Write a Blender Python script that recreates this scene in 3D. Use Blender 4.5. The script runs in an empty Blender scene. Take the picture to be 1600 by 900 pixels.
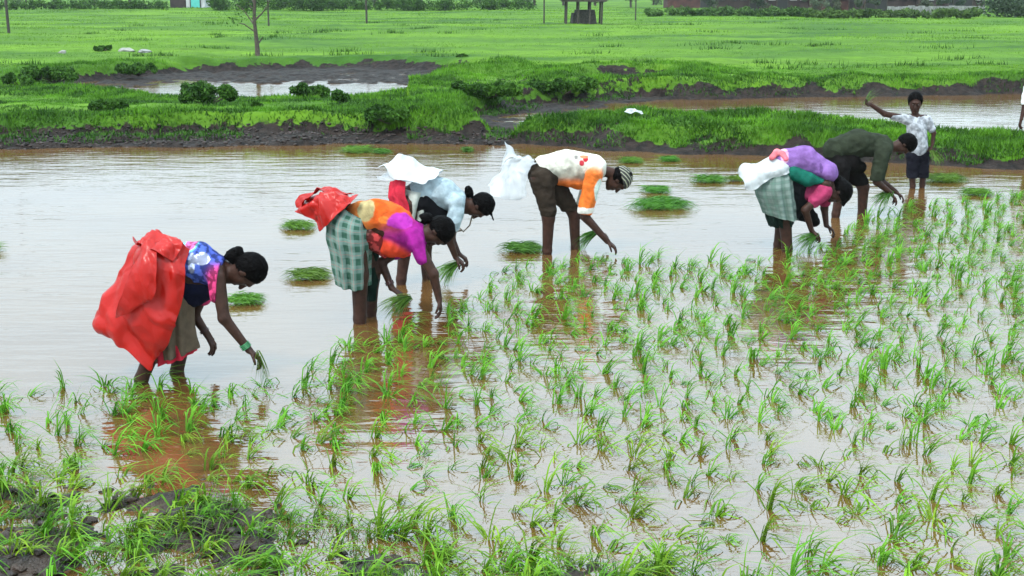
import bpy, math, random
import numpy as np
from mathutils import Vector, Matrix
random.seed(7)
RNG = np.random.default_rng(11)
R = math.radians
sc = bpy.context.scene
COL = sc.collection

# ------------------------------------------------------------------ camera, sky, sun, exposure
CAM_H, PITCH, FPX = 2.6, 13.9, 1900.0
cam_d = bpy.data.cameras.new('camera'); cam = bpy.data.objects.new('camera', cam_d); COL.objects.link(cam)
cam.location = (0, 0, CAM_H); cam.rotation_euler = (R(90 - PITCH), 0, 0)
cam_d.sensor_width = 36; cam_d.lens = 36 * FPX / 1600; cam_d.clip_end = 6000; cam_d.clip_start = 0.05
sc.camera = cam

SUN_EL, SUN_AZ = 58, 215            # azimuth: compass-style angle of the sun, behind and left of the camera
world = bpy.data.worlds.new('World'); sc.world = world; world.use_nodes = True
wn, wl = world.node_tree.nodes, world.node_tree.links
wn.clear()
sky = wn.new('ShaderNodeTexSky'); sky.sky_type = 'NISHITA'; sky.sun_disc = False
sky.sun_elevation = R(SUN_EL); sky.sun_rotation = R(SUN_AZ); sky.dust_density = 3.0; sky.air_density = 1.0
hs = wn.new('ShaderNodeHueSaturation'); hs.inputs['Saturation'].default_value = 0.22
wl.new(sky.outputs[0], hs.inputs['Color'])
tc = wn.new('ShaderNodeTexCoord'); mp = wn.new('ShaderNodeMapping'); mp.inputs['Scale'].default_value = (1, 1, 2.5)
wl.new(tc.outputs['Generated'], mp.inputs[0])
cn = wn.new('ShaderNodeTexNoise'); cn.inputs['Scale'].default_value = 2.2; cn.inputs['Detail'].default_value = 5
wl.new(mp.outputs[0], cn.inputs['Vector'])
cr = wn.new('ShaderNodeValToRGB')
cr.color_ramp.elements[0].position = .3; cr.color_ramp.elements[0].color = (5.6, 7.4, 8.5, 1)
cr.color_ramp.elements[1].position = .7; cr.color_ramp.elements[1].color = (7.5, 9.6, 10.8, 1)
wl.new(cn.outputs[0], cr.inputs[0])
wm = wn.new('ShaderNodeMix'); wm.data_type = 'RGBA'; wm.inputs[0].default_value = .82
wl.new(hs.outputs[0], wm.inputs[6]); wl.new(cr.outputs[0], wm.inputs[7])
bg = wn.new('ShaderNodeBackground'); bg.inputs['Strength'].default_value = 0.12
sx = wn.new('ShaderNodeSeparateXYZ'); wl.new(tc.outputs['Generated'], sx.inputs[0])
gm = wn.new('ShaderNodeMapRange'); gm.inputs[3].default_value = .68; gm.inputs[4].default_value = 1.7      # an overcast sky is brighter overhead
wl.new(sx.outputs['Z'], gm.inputs[0])
gx = wn.new('ShaderNodeVectorMath'); gx.operation = 'SCALE'; wl.new(wm.outputs[2], gx.inputs[0]); wl.new(gm.outputs[0], gx.inputs['Scale'])
wl.new(gx.outputs[0], bg.inputs[0])
wo = wn.new('ShaderNodeOutputWorld'); wl.new(bg.outputs[0], wo.inputs[0])

sd_ = bpy.data.lights.new('sun', 'SUN'); sun = bpy.data.objects.new('sun', sd_); COL.objects.link(sun)
sd_.energy = 1.5; sd_.angle = R(10); sd_.color = (1, .965, .91)
az = R(SUN_AZ)
sv = Vector((math.sin(az) * math.cos(R(SUN_EL)), math.cos(az) * math.cos(R(SUN_EL)), math.sin(R(SUN_EL))))
sun.rotation_euler = (-sv).to_track_quat('-Z', 'Y').to_euler()
sc.view_settings.view_transform = 'Standard'; sc.view_settings.look = 'None'
sc.view_settings.gamma = 1; sc.view_settings.use_curve_mapping = False
sc.view_settings.exposure = 1.08
sc.cycles.max_bounces = 6; sc.cycles.volume_bounces = 0; sc.cycles.transparent_max_bounces = 8

# ------------------------------------------------------------------ pixel <-> place (1600x900 photograph)
cp, sp = math.cos(R(PITCH)), math.sin(R(PITCH))
def ray(px, py):
    x, yu = (px - 800) / FPX, -(py - 450) / FPX
    return x, cp + yu * sp, -sp + yu * cp
def G(px, py, z=0.0):
    x, y, zz = ray(px, py); t = (z - CAM_H) / zz
    return Vector((x * t, y * t, z))
def D(px, py, Y):
    x, y, zz = ray(px, py); t = Y / y
    return Vector((x * t, Y, CAM_H + zz * t))

# ------------------------------------------------------------------ numpy value noise
def _hash(ix, iy, iz, seed):
    n = (ix * 374761393 + iy * 668265263 + iz * 2147483647 + seed * 974634777) & 0xffffffff
    n = ((n ^ (n >> 13)) * 1274126177) & 0xffffffff
    n = (n ^ (n >> 16)) & 0xffff
    return n.astype(np.float64) / 65535.0
def vn(P, freq=1.0, seed=0):
    P = np.asarray(P, dtype=np.float64) * freq
    I = np.floor(P).astype(np.int64); F = P - I; F = F * F * (3 - 2 * F)
    out = 0
    for dx in (0, 1):
        for dy in (0, 1):
            for dz in (0, 1):
                w = (F[:, 0] if dx else 1 - F[:, 0]) * (F[:, 1] if dy else 1 - F[:, 1]) * (F[:, 2] if dz else 1 - F[:, 2])
                out = out + w * _hash(I[:, 0] + dx, I[:, 1] + dy, I[:, 2] + dz, seed)
    return out * 2 - 1
def fbm(P, freq=1.0, seed=0, oct=4):
    a, s = 1.0, 0
    for o in range(oct):
        s = s + a * vn(P, freq * 2 ** o, seed + o); a *= .5
    return s
def sstep(a, b, x):
    t = np.clip((x - a) / (b - a), 0, 1); return t * t * (3 - 2 * t)

# ------------------------------------------------------------------ object helpers
def mesh_np(name, V, F, mats=None, parent=None, smooth=True, col=None, attrs=None, uv=None):
    V = np.asarray(V, dtype=np.float32); F = np.asarray(F, dtype=np.int32)
    me = bpy.data.meshes.new(name)
    n = F.shape[1]
    me.vertices.add(len(V)); me.vertices.foreach_set('co', V.ravel())
    me.loops.add(F.size); me.loops.foreach_set('vertex_index', F.ravel())
    me.polygons.add(len(F))
    me.polygons.foreach_set('loop_start', np.arange(0, F.size, n, dtype=np.int32))
    me.polygons.foreach_set('loop_total', np.full(len(F), n, dtype=np.int32))
    me.update(calc_edges=True)
    me.polygons.foreach_set('use_smooth', np.full(len(F), smooth, dtype=bool))
    if col is not None:
        c = np.ones((len(V), 4), np.float32); c[:, :3] = col
        a = me.color_attributes.new('Col', 'FLOAT_COLOR', 'POINT'); a.data.foreach_set('color', c.ravel())
    for k, v in (attrs or {}).items():
        a = me.attributes.new(k, 'FLOAT', 'POINT'); a.data.foreach_set('value', np.asarray(v, np.float32))
    if uv is not None:
        l = me.uv_layers.new(name='UVMap'); l.data.foreach_set('uv', np.asarray(uv, np.float32)[F.ravel()].ravel())
    for m in (mats or []): me.materials.append(m)
    o = bpy.data.objects.new(name, me); COL.objects.link(o)
    if parent: o.parent = parent
    return o
def tag(o, label=None, cat=None, group=None, kind=None):
    if label: o['label'] = label
    if cat: o['category'] = cat
    if group: o['group'] = group
    if kind: o['kind'] = kind
    return o
def empty(name, loc):
    o = bpy.data.objects.new(name, None); COL.objects.link(o); o.location = loc; o.empty_display_size = .2
    return o

class MB:
    """collects simple solids, then links them as one mesh"""
    def __init__(s): s.V = []; s.F = []; s.n = 0
    def add(s, V, F):
        s.V.append(np.asarray(V, float)); s.F += [tuple(i + s.n for i in f) for f in F]; s.n += len(V)
    def box(s, c, size, rz=0, taper=1.0):
        x, y, z = [q / 2 for q in size]; ca, sa = math.cos(rz), math.sin(rz); V = []
        for dz in (-1, 1):
            k = taper if dz > 0 else 1
            for dx, dy in ((-1, -1), (1, -1), (1, 1), (-1, 1)):
                a, b = dx * x * k, dy * y * k
                V.append((c[0] + a * ca - b * sa, c[1] + a * sa + b * ca, c[2] + dz * z))
        s.add(V, [(3, 2, 1, 0), (4, 5, 6, 7), (0, 1, 5, 4), (1, 2, 6, 5), (2, 3, 7, 6), (3, 0, 4, 7)])
    def tube(s, pts, rad, seg=8):
        pts = [Vector(p) for p in pts]; n = len(pts); V = []; F = []
        if not hasattr(rad, '__len__'): rad = [rad] * n
        for i, p in enumerate(pts):
            d = (pts[min(i + 1, n - 1)] - pts[max(i - 1, 0)]).normalized()
            a = d.cross(Vector((0.13, 0.97, 0.2))).normalized(); b = d.cross(a)
            for k in range(seg):
                t = 2 * math.pi * k / seg; V.append(p + (a * math.cos(t) + b * math.sin(t)) * rad[i])
        for i in range(n - 1):
            for k in range(seg):
                k2 = (k + 1) % seg
                F.append((i * seg + k, i * seg + k2, (i + 1) * seg + k2, (i + 1) * seg + k))
        F.append(tuple(range(seg))); F.append(tuple(reversed(range((n - 1) * seg, n * seg))))
        s.add([tuple(v) for v in V], F)
    def build(s, name, mat, parent=None, smooth=False, origin=None):
        V = np.concatenate(s.V)
        if origin is not None: V = V - np.array(origin)
        me = bpy.data.meshes.new(name); me.from_pydata(V.tolist(), [], s.F); me.update()
        if smooth: me.polygons.foreach_set('use_smooth', np.ones(len(me.polygons), bool))
        me.materials.append(mat); o = bpy.data.objects.new(name, me); COL.objects.link(o)
        if parent: o.parent = parent
        return o

# ------------------------------------------------------------------ materials
def mat(name, col=(.5, .5, .5), rough=.8, var=.15, scale=8, bump=0, bscale=30, col2=None, spec=.4, rnd=0, trans=0, vcol=False, detail=4, coord='Object', ramp=(.35, .65), metal=0, stretch=None):
    m = bpy.data.materials.new(name); m.use_nodes = True; nt = m.node_tree; N, L = nt.nodes, nt.links
    b = N['Principled BSDF']; b.inputs['Roughness'].default_value = rough; b.inputs['Specular IOR Level'].default_value = spec
    b.inputs['Metallic'].default_value = metal
    t = N.new('ShaderNodeTexCoord'); src = t.outputs[coord]
    if stretch:
        q = N.new('ShaderNodeMapping'); q.inputs['Scale'].default_value = stretch; L.new(src, q.inputs[0]); src = q.outputs[0]
    n = N.new('ShaderNodeTexNoise'); n.inputs['Scale'].default_value = scale; n.inputs['Detail'].default_value = detail
    L.new(src, n.inputs['Vector'])
    r = N.new('ShaderNodeValToRGB'); L.new(n.outputs[0], r.inputs[0])
    e = r.color_ramp.elements; e[0].position, e[1].position = ramp
    if vcol:
        e[0].color = (1 - var,) * 3 + (1,); e[1].color = (1 + var,) * 3 + (1,)
        a = N.new('ShaderNodeVertexColor'); a.layer_name = 'Col'
        mx = N.new('ShaderNodeMix'); mx.data_type = 'RGBA'; mx.blend_type = 'MULTIPLY'; mx.inputs[0].default_value = 1
        L.new(a.outputs[0], mx.inputs[6]); L.new(r.outputs[0], mx.inputs[7]); out = mx.outputs[2]
    else:
        c2 = col2 or tuple(min(1, c * (1 + var)) for c in col); c1 = col if col2 else tuple(c * (1 - var) for c in col)
        e[0].color = (*c1, 1); e[1].color = (*c2, 1); out = r.outputs[0]
    if rnd:
        rnd_h = True
        oi = N.new('ShaderNodeObjectInfo'); hv = N.new('ShaderNodeHueSaturation')
        mr = N.new('ShaderNodeMapRange'); mr.inputs[3].default_value = 1 - rnd; mr.inputs[4].default_value = 1 + rnd
        L.new(oi.outputs['Random'], mr.inputs[0]); L.new(mr.outputs[0], hv.inputs['Value']); L.new(out, hv.inputs['Color']); out = hv.outputs[0]
        m2 = N.new('ShaderNodeMath'); m2.operation = 'MULTIPLY'; m2.inputs[1].default_value = 7.31; m3 = N.new('ShaderNodeMath'); m3.operation = 'FRACT'; m4 = N.new('ShaderNodeMapRange'); m4.inputs[3].default_value = .462; m4.inputs[4].default_value = .512
        L.new(oi.outputs['Random'], m2.inputs[0]); L.new(m2.outputs[0], m3.inputs[0]); L.new(m3.outputs[0], m4.inputs[0]); L.new(m4.outputs[0], hv.inputs['Hue'])
    L.new(out, b.inputs['Base Color'])
    if bump:
        n2 = N.new('ShaderNodeTexNoise'); n2.inputs['Scale'].default_value = bscale; n2.inputs['Detail'].default_value = 5; L.new(src, n2.inputs['Vector'])
        bp = N.new('ShaderNodeBump'); bp.inputs['Strength'].default_value = 1; bp.inputs['Distance'].default_value = bump
        L.new(n2.outputs[0], bp.inputs['Height']); L.new(bp.outputs[0], b.inputs['Normal'])
    if trans:
        tr = N.new('ShaderNodeBsdfTranslucent'); L.new(out, tr.inputs[0]); ms = N.new('ShaderNodeMixShader'); ms.inputs[0].default_value = trans
        L.new(b.outputs[0], ms.inputs[1]); L.new(tr.outputs[0], ms.inputs[2]); L.new(ms.outputs[0], N['Material Output'].inputs[0])
    return m

M = {}
M['skin'] = mat('skin', (.034, .0145, .0095), .5, .25, 25, .003, 50, spec=.16)
M['hair'] = mat('hair', (.0022, .0018, .0018), .6, .3, 40, .006, 50, spec=.03, stretch=(1, 1, 3))
M['cloth'] = mat('cloth', rough=.85, var=.24, scale=13, bump=.020, bscale=13, vcol=True, spec=.05)
M['printed'] = mat('printed_cloth', rough=.8, var=.5, scale=20, spec=.05, bump=.016, bscale=14, vcol=True, detail=2, ramp=(.46, .54))
M['printed_fine'] = mat('mottled_cloth', rough=.8, var=.32, scale=16, spec=.05, bump=.016, bscale=14, vcol=True, detail=3, ramp=(.42, .58))
M['eye'] = mat('eye', (.10, .08, .07), .25, .05)
M['leaf_dark'] = mat('leaf_dark', (.016, .046, .008), .7, col2=(.050, .125, .014), scale=2, trans=.15, spec=.1)
M['leaf_mid'] = mat('leaf_mid', (.030, .065, .014), .7, col2=(.070, .13, .028), scale=1.2, trans=.2, rnd=.2, spec=.1)
M['bark'] = mat('bark', (.06, .045, .035), .9, .3, 12, .01, 30)
M['wood_dark'] = mat('weathered_wood', (.045, .038, .032), .9, .35, 10, .01, 30)

# water: thin mirror coat over silty brown water
def water_mat():
    m = bpy.data.materials.new('muddy_water'); m.use_nodes = True; N, L = m.node_tree.nodes, m.node_tree.links
    N.clear(); out = N.new('ShaderNodeOutputMaterial')
    t = N.new('ShaderNodeTexCoord')
    def noise(scale, stretch, detail=3, rot=0):
        q = N.new('ShaderNodeMapping'); q.inputs['Scale'].default_value = stretch; q.inputs['Rotation'].default_value = (0, 0, rot)
        L.new(t.outputs['Object'], q.inputs[0])
        n = N.new('ShaderNodeTexNoise'); n.inputs['Scale'].default_value = scale; n.inputs['Detail'].default_value = detail
        L.new(q.outputs[0], n.inputs['Vector']); return n
    na = noise(1.0, (1.1, 4.2, 1), 4, .06); nb = noise(1.0, (3.5, 11, 1), 3, -.08)
    nc = noise(.35, (1, 1, 1), 2)
    ad = N.new('ShaderNodeMath'); ad.operation = 'MULTIPLY_ADD'; ad.inputs[1].default_value = .25
    L.new(nb.outputs[0], ad.inputs[0]); L.new(na.outputs[0], ad.inputs[2])
    # calmer and rougher patches where the breeze touches the water
    cm = N.new('ShaderNodeMapRange'); cm.inputs[1].default_value = .35; cm.inputs[2].default_value = .65; cm.inputs[3].default_value = .35; cm.inputs[4].default_value = 1
    L.new(nc.outputs[0], cm.inputs[0])
    hm = N.new('ShaderNodeMath'); hm.operation = 'MULTIPLY'; L.new(ad.outputs[0], hm.inputs[0]); L.new(cm.outputs[0], hm.inputs[1])
    bp = N.new('ShaderNodeBump'); bp.inputs['Strength'].default_value = 1; bp.inputs['Distance'].default_value = .020
    L.new(hm.outputs[0], bp.inputs['Height'])
    df = N.new('ShaderNodeBsdfDiffuse'); cr = N.new('ShaderNodeValToRGB')
    e = cr.color_ramp.elements; e[0].position = .35; e[0].color = (.088, .041, .012, 1); e[1].position = .65; e[1].color = (.112, .058, .020, 1)
    n3 = noise(.6, (1, 1, 1), 3); L.new(n3.outputs[0], cr.inputs[0]); L.new(cr.outputs[0], df.inputs[0])
    gl = N.new('ShaderNodeBsdfGlossy'); gl.inputs['Roughness'].default_value = .03; gl.inputs[0].default_value = (1, 1, 1, 1)
    L.new(bp.outputs[0], gl.inputs['Normal'])
    fr = N.new('ShaderNodeFresnel'); fr.inputs[0].default_value = 2.6; L.new(bp.outputs[0], fr.inputs['Normal'])
    ms = N.new('ShaderNodeMixShader'); L.new(fr.outputs[0], ms.inputs[0]); L.new(df.outputs[0], ms.inputs[1]); L.new(gl.outputs[0], ms.inputs[2])
    L.new(ms.outputs[0], out.inputs[0]); return m
M['water'] = water_mat()

def ground_mat():
    m = bpy.data.materials.new('grass_and_mud'); m.use_nodes = True; N, L = m.node_tree.nodes, m.node_tree.links
    b = N['Principled BSDF']; b.inputs['Specular IOR Level'].default_value = .15; t = N.new('ShaderNodeTexCoord')
    def noise(sx, det=4, stretch=(1, 1, 1)):
        q = N.new('ShaderNodeMapping'); q.inputs['Scale'].default_value = stretch; L.new(t.outputs['Object'], q.inputs[0])
        n = N.new('ShaderNodeTexNoise'); n.inputs['Scale'].default_value = sx; n.inputs['Detail'].default_value = det; L.new(q.outputs[0], n.inputs['Vector']); return n
    def ramp(n, a, ca, c, cc):
        r = N.new('ShaderNodeValToRGB'); e = r.color_ramp.elements; e[0].position = a; e[0].color = (*ca, 1); e[1].position = c; e[1].color = (*cc, 1)
        L.new(n.outputs[0], r.inputs[0]); return r
    g1 = ramp(noise(.16, 6, (.5, 1.3, 1)), .36, (.028, .080, .007), .62, (.090, .180, .008))
    g2 = ramp(noise(2.2, 5), .3, (.7, .75, .7), .7, (1.15, 1.15, 1.1))
    mg = N.new('ShaderNodeMix'); mg.data_type = 'RGBA'; mg.blend_type = 'MULTIPLY'; mg.inputs[0].default_value = 1
    L.new(g1.outputs[0], mg.inputs[6]); L.new(g2.outputs[0], mg.inputs[7])
    md = ramp(noise(7, 6), .35, (.005, .0033, .0024), .7, (.024, .0155, .012))
    at = N.new('ShaderNodeAttribute'); at.attribute_name = 'mud'
    # thin patches where soil shows in the pasture
    bare = ramp(noise(.09, 5, (.6, 2.2, 1)), .62, (0, 0, 0), .74, (.55, .55, .55))
    en = noise(5, 5); e1 = N.new('ShaderNodeMath'); e1.operation = 'MULTIPLY_ADD'; e1.inputs[1].default_value = 1.6; e1.inputs[2].default_value = -.8; L.new(en.outputs[0], e1.inputs[0])
    e2 = N.new('ShaderNodeMath'); e2.operation = 'ADD'; L.new(at.outputs['Fac'], e2.inputs[0]); L.new(e1.outputs[0], e2.inputs[1])
    e3 = N.new('ShaderNodeMapRange'); e3.inputs[1].default_value = .52; e3.inputs[2].default_value = .68; e3.interpolation_type = 'SMOOTHSTEP'; L.new(e2.outputs[0], e3.inputs[0])
    mxm = N.new('ShaderNodeMath'); mxm.operation = 'MAXIMUM'; L.new(e3.outputs[0], mxm.inputs[0]); L.new(bare.outputs[0], mxm.inputs[1])
    mx = N.new('ShaderNodeMix'); mx.data_type = 'RGBA'; L.new(mxm.outputs[0], mx.inputs[0]); L.new(mg.outputs[2], mx.inputs[6]); L.new(md.outputs[0], mx.inputs[7])
    L.new(mx.outputs[2], b.inputs['Base Color'])
    rr = N.new('ShaderNodeMapRange'); rr.inputs[3].default_value = .95; rr.inputs[4].default_value = .7; L.new(at.outputs['Fac'], rr.inputs[0]); L.new(rr.outputs[0], b.inputs['Roughness'])
    bp = N.new('ShaderNodeBump'); bp.inputs['Distance'].default_value = .05; nb = noise(9, 6); L.new(nb.outputs[0], bp.inputs['Height']); L.new(bp.outputs[0], b.inputs['Normal'])
    return m
M['ground'] = ground_mat()
M['mud'] = mat('wet_mud', (.006, .004, .003), .34, col2=(.042, .027, .019), scale=8, bump=.03, bscale=26, spec=.25, detail=8)

# ------------------------------------------------------------------ terrain
def poly(pts, z=0): return np.array([[G(x, y, z).x, G(x, y, z).y] for x, y in pts])
def sdist(X, Y, P):
    """signed distance to polygon, negative inside"""
    d = np.full(X.shape, 1e9); ins = np.zeros(X.shape, bool); n = len(P)
    for i in range(n):
        ax, ay = P[i]; bx, by = P[(i + 1) % n]; ex, ey = bx - ax, by - ay
        wx, wy = X - ax, Y - ay; t = np.clip((wx * ex + wy * ey) / (ex * ex + ey * ey + 1e-12), 0, 1)
        d = np.minimum(d, (wx - ex * t) ** 2 + (wy - ey * t) ** 2)
        c = ((ay > Y) != (by > Y)) & (X < (bx - ax) * (Y - ay) / (by - ay + 1e-12) + ax); ins ^= c
    d = np.sqrt(d); return np.where(ins, -d, d)
SHORE = [(-500, 238), (0, 233), (120, 229), (300, 226), (560, 223), (700, 225), (790, 224), (850, 228), (1000, 238), (1150, 243), (1300, 250), (1450, 258), (1600, 266), (2100, 285)]
main_w = np.concatenate([poly(SHORE), [[30, -12], [-30, -12]]])
pond_b = poly([(742, 203), (790, 180), (900, 166), (1000, 157), (1300, 152), (1600, 147), (2200, 138), (2200, 236), (1600, 224), (1450, 219), (1300, 212), (1150, 205), (1050, 200), (960, 200), (900, 204), (850, 212), (800, 212)])
pond_d = poly([(80, 132), (160, 127), (300, 115), (480, 108), (620, 109), (720, 115), (735, 121), (660, 129), (620, 142), (560, 151), (400, 156), (330, 156), (240, 148), (170, 138)])
pool_c = poly([(915, 131), (960, 128), (1030, 127), (1020, 137), (985, 146), (930, 144)])
mud_left = poly([(-500, 240), (0, 236), (560, 226), (790, 229), (780, 219), (700, 217), (560, 215), (300, 214), (0, 220), (-500, 226)])
mud_gap = poly([(715, 205), (740, 180), (800, 165), (1000, 152), (1060, 153), (960, 168), (890, 180), (860, 200), (850, 214), (780, 222), (735, 216)])
soil_c = poly([(650, 140), (800, 138), (960, 134), (985, 136), (985, 160), (900, 167), (740, 168), (690, 155)])
mud_d = poly([(100, 133), (300, 114), (480, 107), (620, 108), (730, 118), (650, 133), (500, 132), (330, 131), (200, 140)])
soil_a = poly([(890, 205), (960, 196), (1010, 205), (1000, 222), (920, 224)])

def terrain(X, Y):
    P = np.stack([X, Y, np.zeros_like(X)], 1)
    w = .16 * fbm(P, 1.4, 3, 3)
    sw = np.minimum.reduce([sdist(X, Y, main_w), sdist(X, Y, pond_b), sdist(X, Y, pond_d), sdist(X, Y, pool_c)]) + w
    land = .30 + .05 * fbm(P, .25, 5, 3) + .035 * fbm(P, 1.3, 9, 3)
    near_bank = sstep(2.6, .9, sw) * sstep(.2, .8, sw); land = land + .10 * near_bank * (1 + .8 * vn(P, .8, 4))
    lx = G(640, 180).x / G(640, 180).y * Y
    land = np.where(X < lx, land * (1 - .80 * sstep(24.4, 28.5, Y) * sstep(35.5, 34.0, Y)), land)
    land = land * (1 - .45 * sstep(5.0, 8.0, X) * sstep(25, 23, Y))
    z = np.where(sw < 0, np.maximum(-.16, sw * .5), land * sstep(-.05, .48, sw))
    mud = sstep(.50, .22, sw + .18 * vn(P, 1.9, 31))
    lm = fbm(P, 2.6, 41, 4)
    for pg, s in ((mud_left, 1), (mud_gap, 1), (mud_d, 1)):
        k = sstep(.12, -.25, sdist(X, Y, pg) + .25 * vn(P, 1.1, 17)); zz = .035 + .05 * lm + .035
        if pg is mud_gap: zz = zz - .040
        if pg is mud_d: zz = zz - .045 * sstep(39, 33, Y) - .012
        z = z * (1 - k) + k * np.where(sw < 0, zz - .02, np.minimum(z, zz + .02)); mud = np.maximum(mud, k)
    for pg in (soil_c, soil_a):
        k = sstep(.5, -.1, sdist(X, Y, pg) + .5 * vn(P, 1.3, 27)); mud = np.maximum(mud, k * .55)
    z = z + .012 * vn(P, 6, 8) * (mud > .3)
    far = sstep(36, 60, Y); z = z + far * .12 * fbm(P, .06, 77, 3)
    # ground climbs away behind the last houses
    z = z + 0.00005 * np.maximum(Y - 160, 0) ** 2 * 0
    return z, mud, sw
def axis(lo, hi, fine_lo, fine_hi, step, grow=1.18):
    a = list(np.arange(fine_lo, fine_hi, step)); s = step; x = fine_hi
    while x < hi: a.append(x); s *= grow; x += s
    a.append(hi); b = []; s = step * grow; x = fine_lo - s
    while x > lo: b.append(x); s *= grow; x -= s
    b.append(lo); return np.array(b[::-1] + a)
ax_, ay_ = axis(-1500, 1500, -14, 14, .07, 1.12), axis(-14, 3000, 17.5, 37, .06, 1.05)
XX, YY = np.meshgrid(ax_, ay_, indexing='ij'); nx, ny = XX.shape
tz, tm, tsw = terrain(XX.ravel(), YY.ravel())
idx = np.arange(nx * ny).reshape(nx, ny)
F = np.stack([idx[:-1, :-1].ravel(), idx[1:, :-1].ravel(), idx[1:, 1:].ravel(), idx[:-1, 1:].ravel()], 1)
g = mesh_np('ground', np.stack([XX.ravel(), YY.ravel(), tz], 1), F, [M['ground']], attrs={'mud': tm})
tag(g, kind='structure')
w = mesh_np('water', [(-40, -10, 0), (40, -10, 0), (40, 45, 0), (-40, 45, 0)], [(0, 1, 2, 3)], [M['water']]); tag(w, kind='structure')

# foreground mud, poking through the water at the bottom left
mx_, my_ = np.arange(-4.2, 2.2, .022), np.arange(3.6, 7.4, .022)
XX, YY = np.meshgrid(mx_, my_, indexing='ij'); X, Y = XX.ravel(), YY.ravel(); P = np.stack([X, Y, X * 0], 1)
mp_near = poly([(-260, 745), (0, 742), (160, 752), (330, 765), (440, 800), (540, 830), (640, 862), (760, 885), (1000, 893), (1080, 960), (1080, 1100), (-260, 1100)])
sdm = sdist(X, Y, mp_near)
lump = fbm(P, 3.2, 5, 4); fine = fbm(P, 13, 15, 3)
mz = -.072 + .066 * sstep(.35, -.45, sdm) + .038 * lump * sstep(.6, -.1, sdm) + .030 * fine * sstep(.4, 0, sdm) + .03 * np.maximum(0, vn(P, 6, 88)) * sstep(.8, -.1, sdm) + .02 * np.abs(vn(P, 11, 89)) * sstep(.4, 0, sdm)
mz = np.where(sdm > .7, -.12, mz)
mn_x, mn_y = XX.shape; idx = np.arange(mn_x * mn_y).reshape(mn_x, mn_y)
F = np.stack([idx[:-1, :-1].ravel(), idx[1:, :-1].ravel(), idx[1:, 1:].ravel(), idx[:-1, 1:].ravel()], 1)
tag(mesh_np('mud_bank', np.stack([X, Y, mz], 1), F, [M['mud']]), kind='structure')
def mud_z(x, y):
    i = int(round((x + 4.2) / .022)); j = int(round((y - 3.6) / .022))
    if 0 <= i < mn_x and 0 <= j < mn_y: return float(mz[i * mn_y + j])
    return -.12

Vs, Fs, k = [], [], 0
import bmesh
bm = bmesh.new(); bmesh.ops.create_icosphere(bm, subdivisions=2, radius=1); bv = np.array([v.co[:] for v in bm.verts]); bf = np.array([[v.index for v in f_.verts] for f_ in bm.faces]); bm.free()
for i in range(2600):
    x, y = random.uniform(-3.4, 2.1), random.uniform(4.4, 7.0); zc = mud_z(x, y)
    if zc < -.018: continue
    s_ = random.uniform(.006, .026); v = bv * (1 + .5 * vn(bv + i * 2.7, 1.7, i)[:, None]) * np.array([s_ * random.uniform(.8, 1.6), s_, s_ * .7]); Vs.append(v + np.array([x, y, zc + s_ * .2])); Fs.append(bf + k); k += len(bv)
tag(mesh_np('mud_lumps', np.concatenate(Vs), np.concatenate(Fs), [M['mud']]), 'small dark wet lumps of mud scattered over the near mud bank', 'mud', kind='stuff')

# hills far off, seen pale through the damp air
hx, hy = np.linspace(-900, 900, 150), np.linspace(300, 1300, 60)
XX, YY = np.meshgrid(hx, hy, indexing='ij'); X, Y = XX.ravel(), YY.ravel(); P = np.stack([X, Y, X * 0], 1)
hz = sstep(300, 700, Y) * (20 + 16 * fbm(P, .0035, 2, 4) - X * .012) * sstep(1300, 1000, Y) + 2 * fbm(P, .02, 6, 3) - 3
idx = np.arange(len(X)).reshape(XX.shape)
F = np.stack([idx[:-1, :-1].ravel(), idx[1:, :-1].ravel(), idx[1:, 1:].ravel(), idx[:-1, 1:].ravel()], 1)
M['hill'] = mat('hill_scrub', (.035, .06, .03), .95, col2=(.07, .10, .05), scale=.03, detail=8)
tag(mesh_np('hills', np.stack([X, Y, hz], 1), F, [M['hill']]), kind='structure')

# ------------------------------------------------------------------ blades
def blades(n, bases, lens, widths, dirs, lean, seg=3, curve=.6, rng=RNG, kink=False):
    """ribbons growing from bases; dirs = horizontal bend angle"""
    t = np.linspace(0, 1, seg + 1)
    ang = lean[:, None] + curve * (t[None, :] ** 1.4) * np.ones((n, 1)) if not hasattr(curve, '__len__') else lean[:, None] + curve[:, None] * (t[None, :] ** 1.4)
    if kink:
        kp = rng.uniform(.0, .42, n)[:, None]; ang = lean[:, None] + curve[:, None] * sstep(kp, kp + rng.uniform(.12, .5, n)[:, None], t[None, :]) + .35 * t[None, :]
    st = lens[:, None] / seg
    hx_ = np.concatenate([np.zeros((n, 1)), np.cumsum(np.sin(ang[:, :-1]) * st, 1)], 1)
    hz_ = np.concatenate([np.zeros((n, 1)), np.cumsum(np.cos(ang[:, :-1]) * st, 1)], 1)
    cx, sx = np.cos(dirs)[:, None], np.sin(dirs)[:, None]
    C = np.stack([bases[:, 0:1] + hx_ * cx, bases[:, 1:2] + hx_ * sx, bases[:, 2:3] + hz_], 2)
    wa = dirs + math.pi / 2 + rng.uniform(-.9, .9, n)
    wv = np.stack([np.cos(wa), np.sin(wa), np.zeros(n)], 1)[:, None, :]
    ww = widths[:, None, None] * .5 * np.minimum(1, (1 - t) * 1.9 + .04)[None, :, None] * np.where(t < .01, .6, 1)[None, :, None]
    Lf, Rt = C - wv * ww, C + wv * ww
    V = np.stack([Lf, Rt], 2).reshape(n, (seg + 1) * 2, 3)
    b = (np.arange(n) * (seg + 1) * 2)[:, None]
    Fs = []
    for k in range(seg): Fs.append(np.stack([b[:, 0] + 2 * k, b[:, 0] + 2 * k + 1, b[:, 0] + 2 * k + 3, b[:, 0] + 2 * k + 2], 1))
    return V.reshape(-1, 3), np.stack(Fs, 1).reshape(-1, 4)

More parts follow.
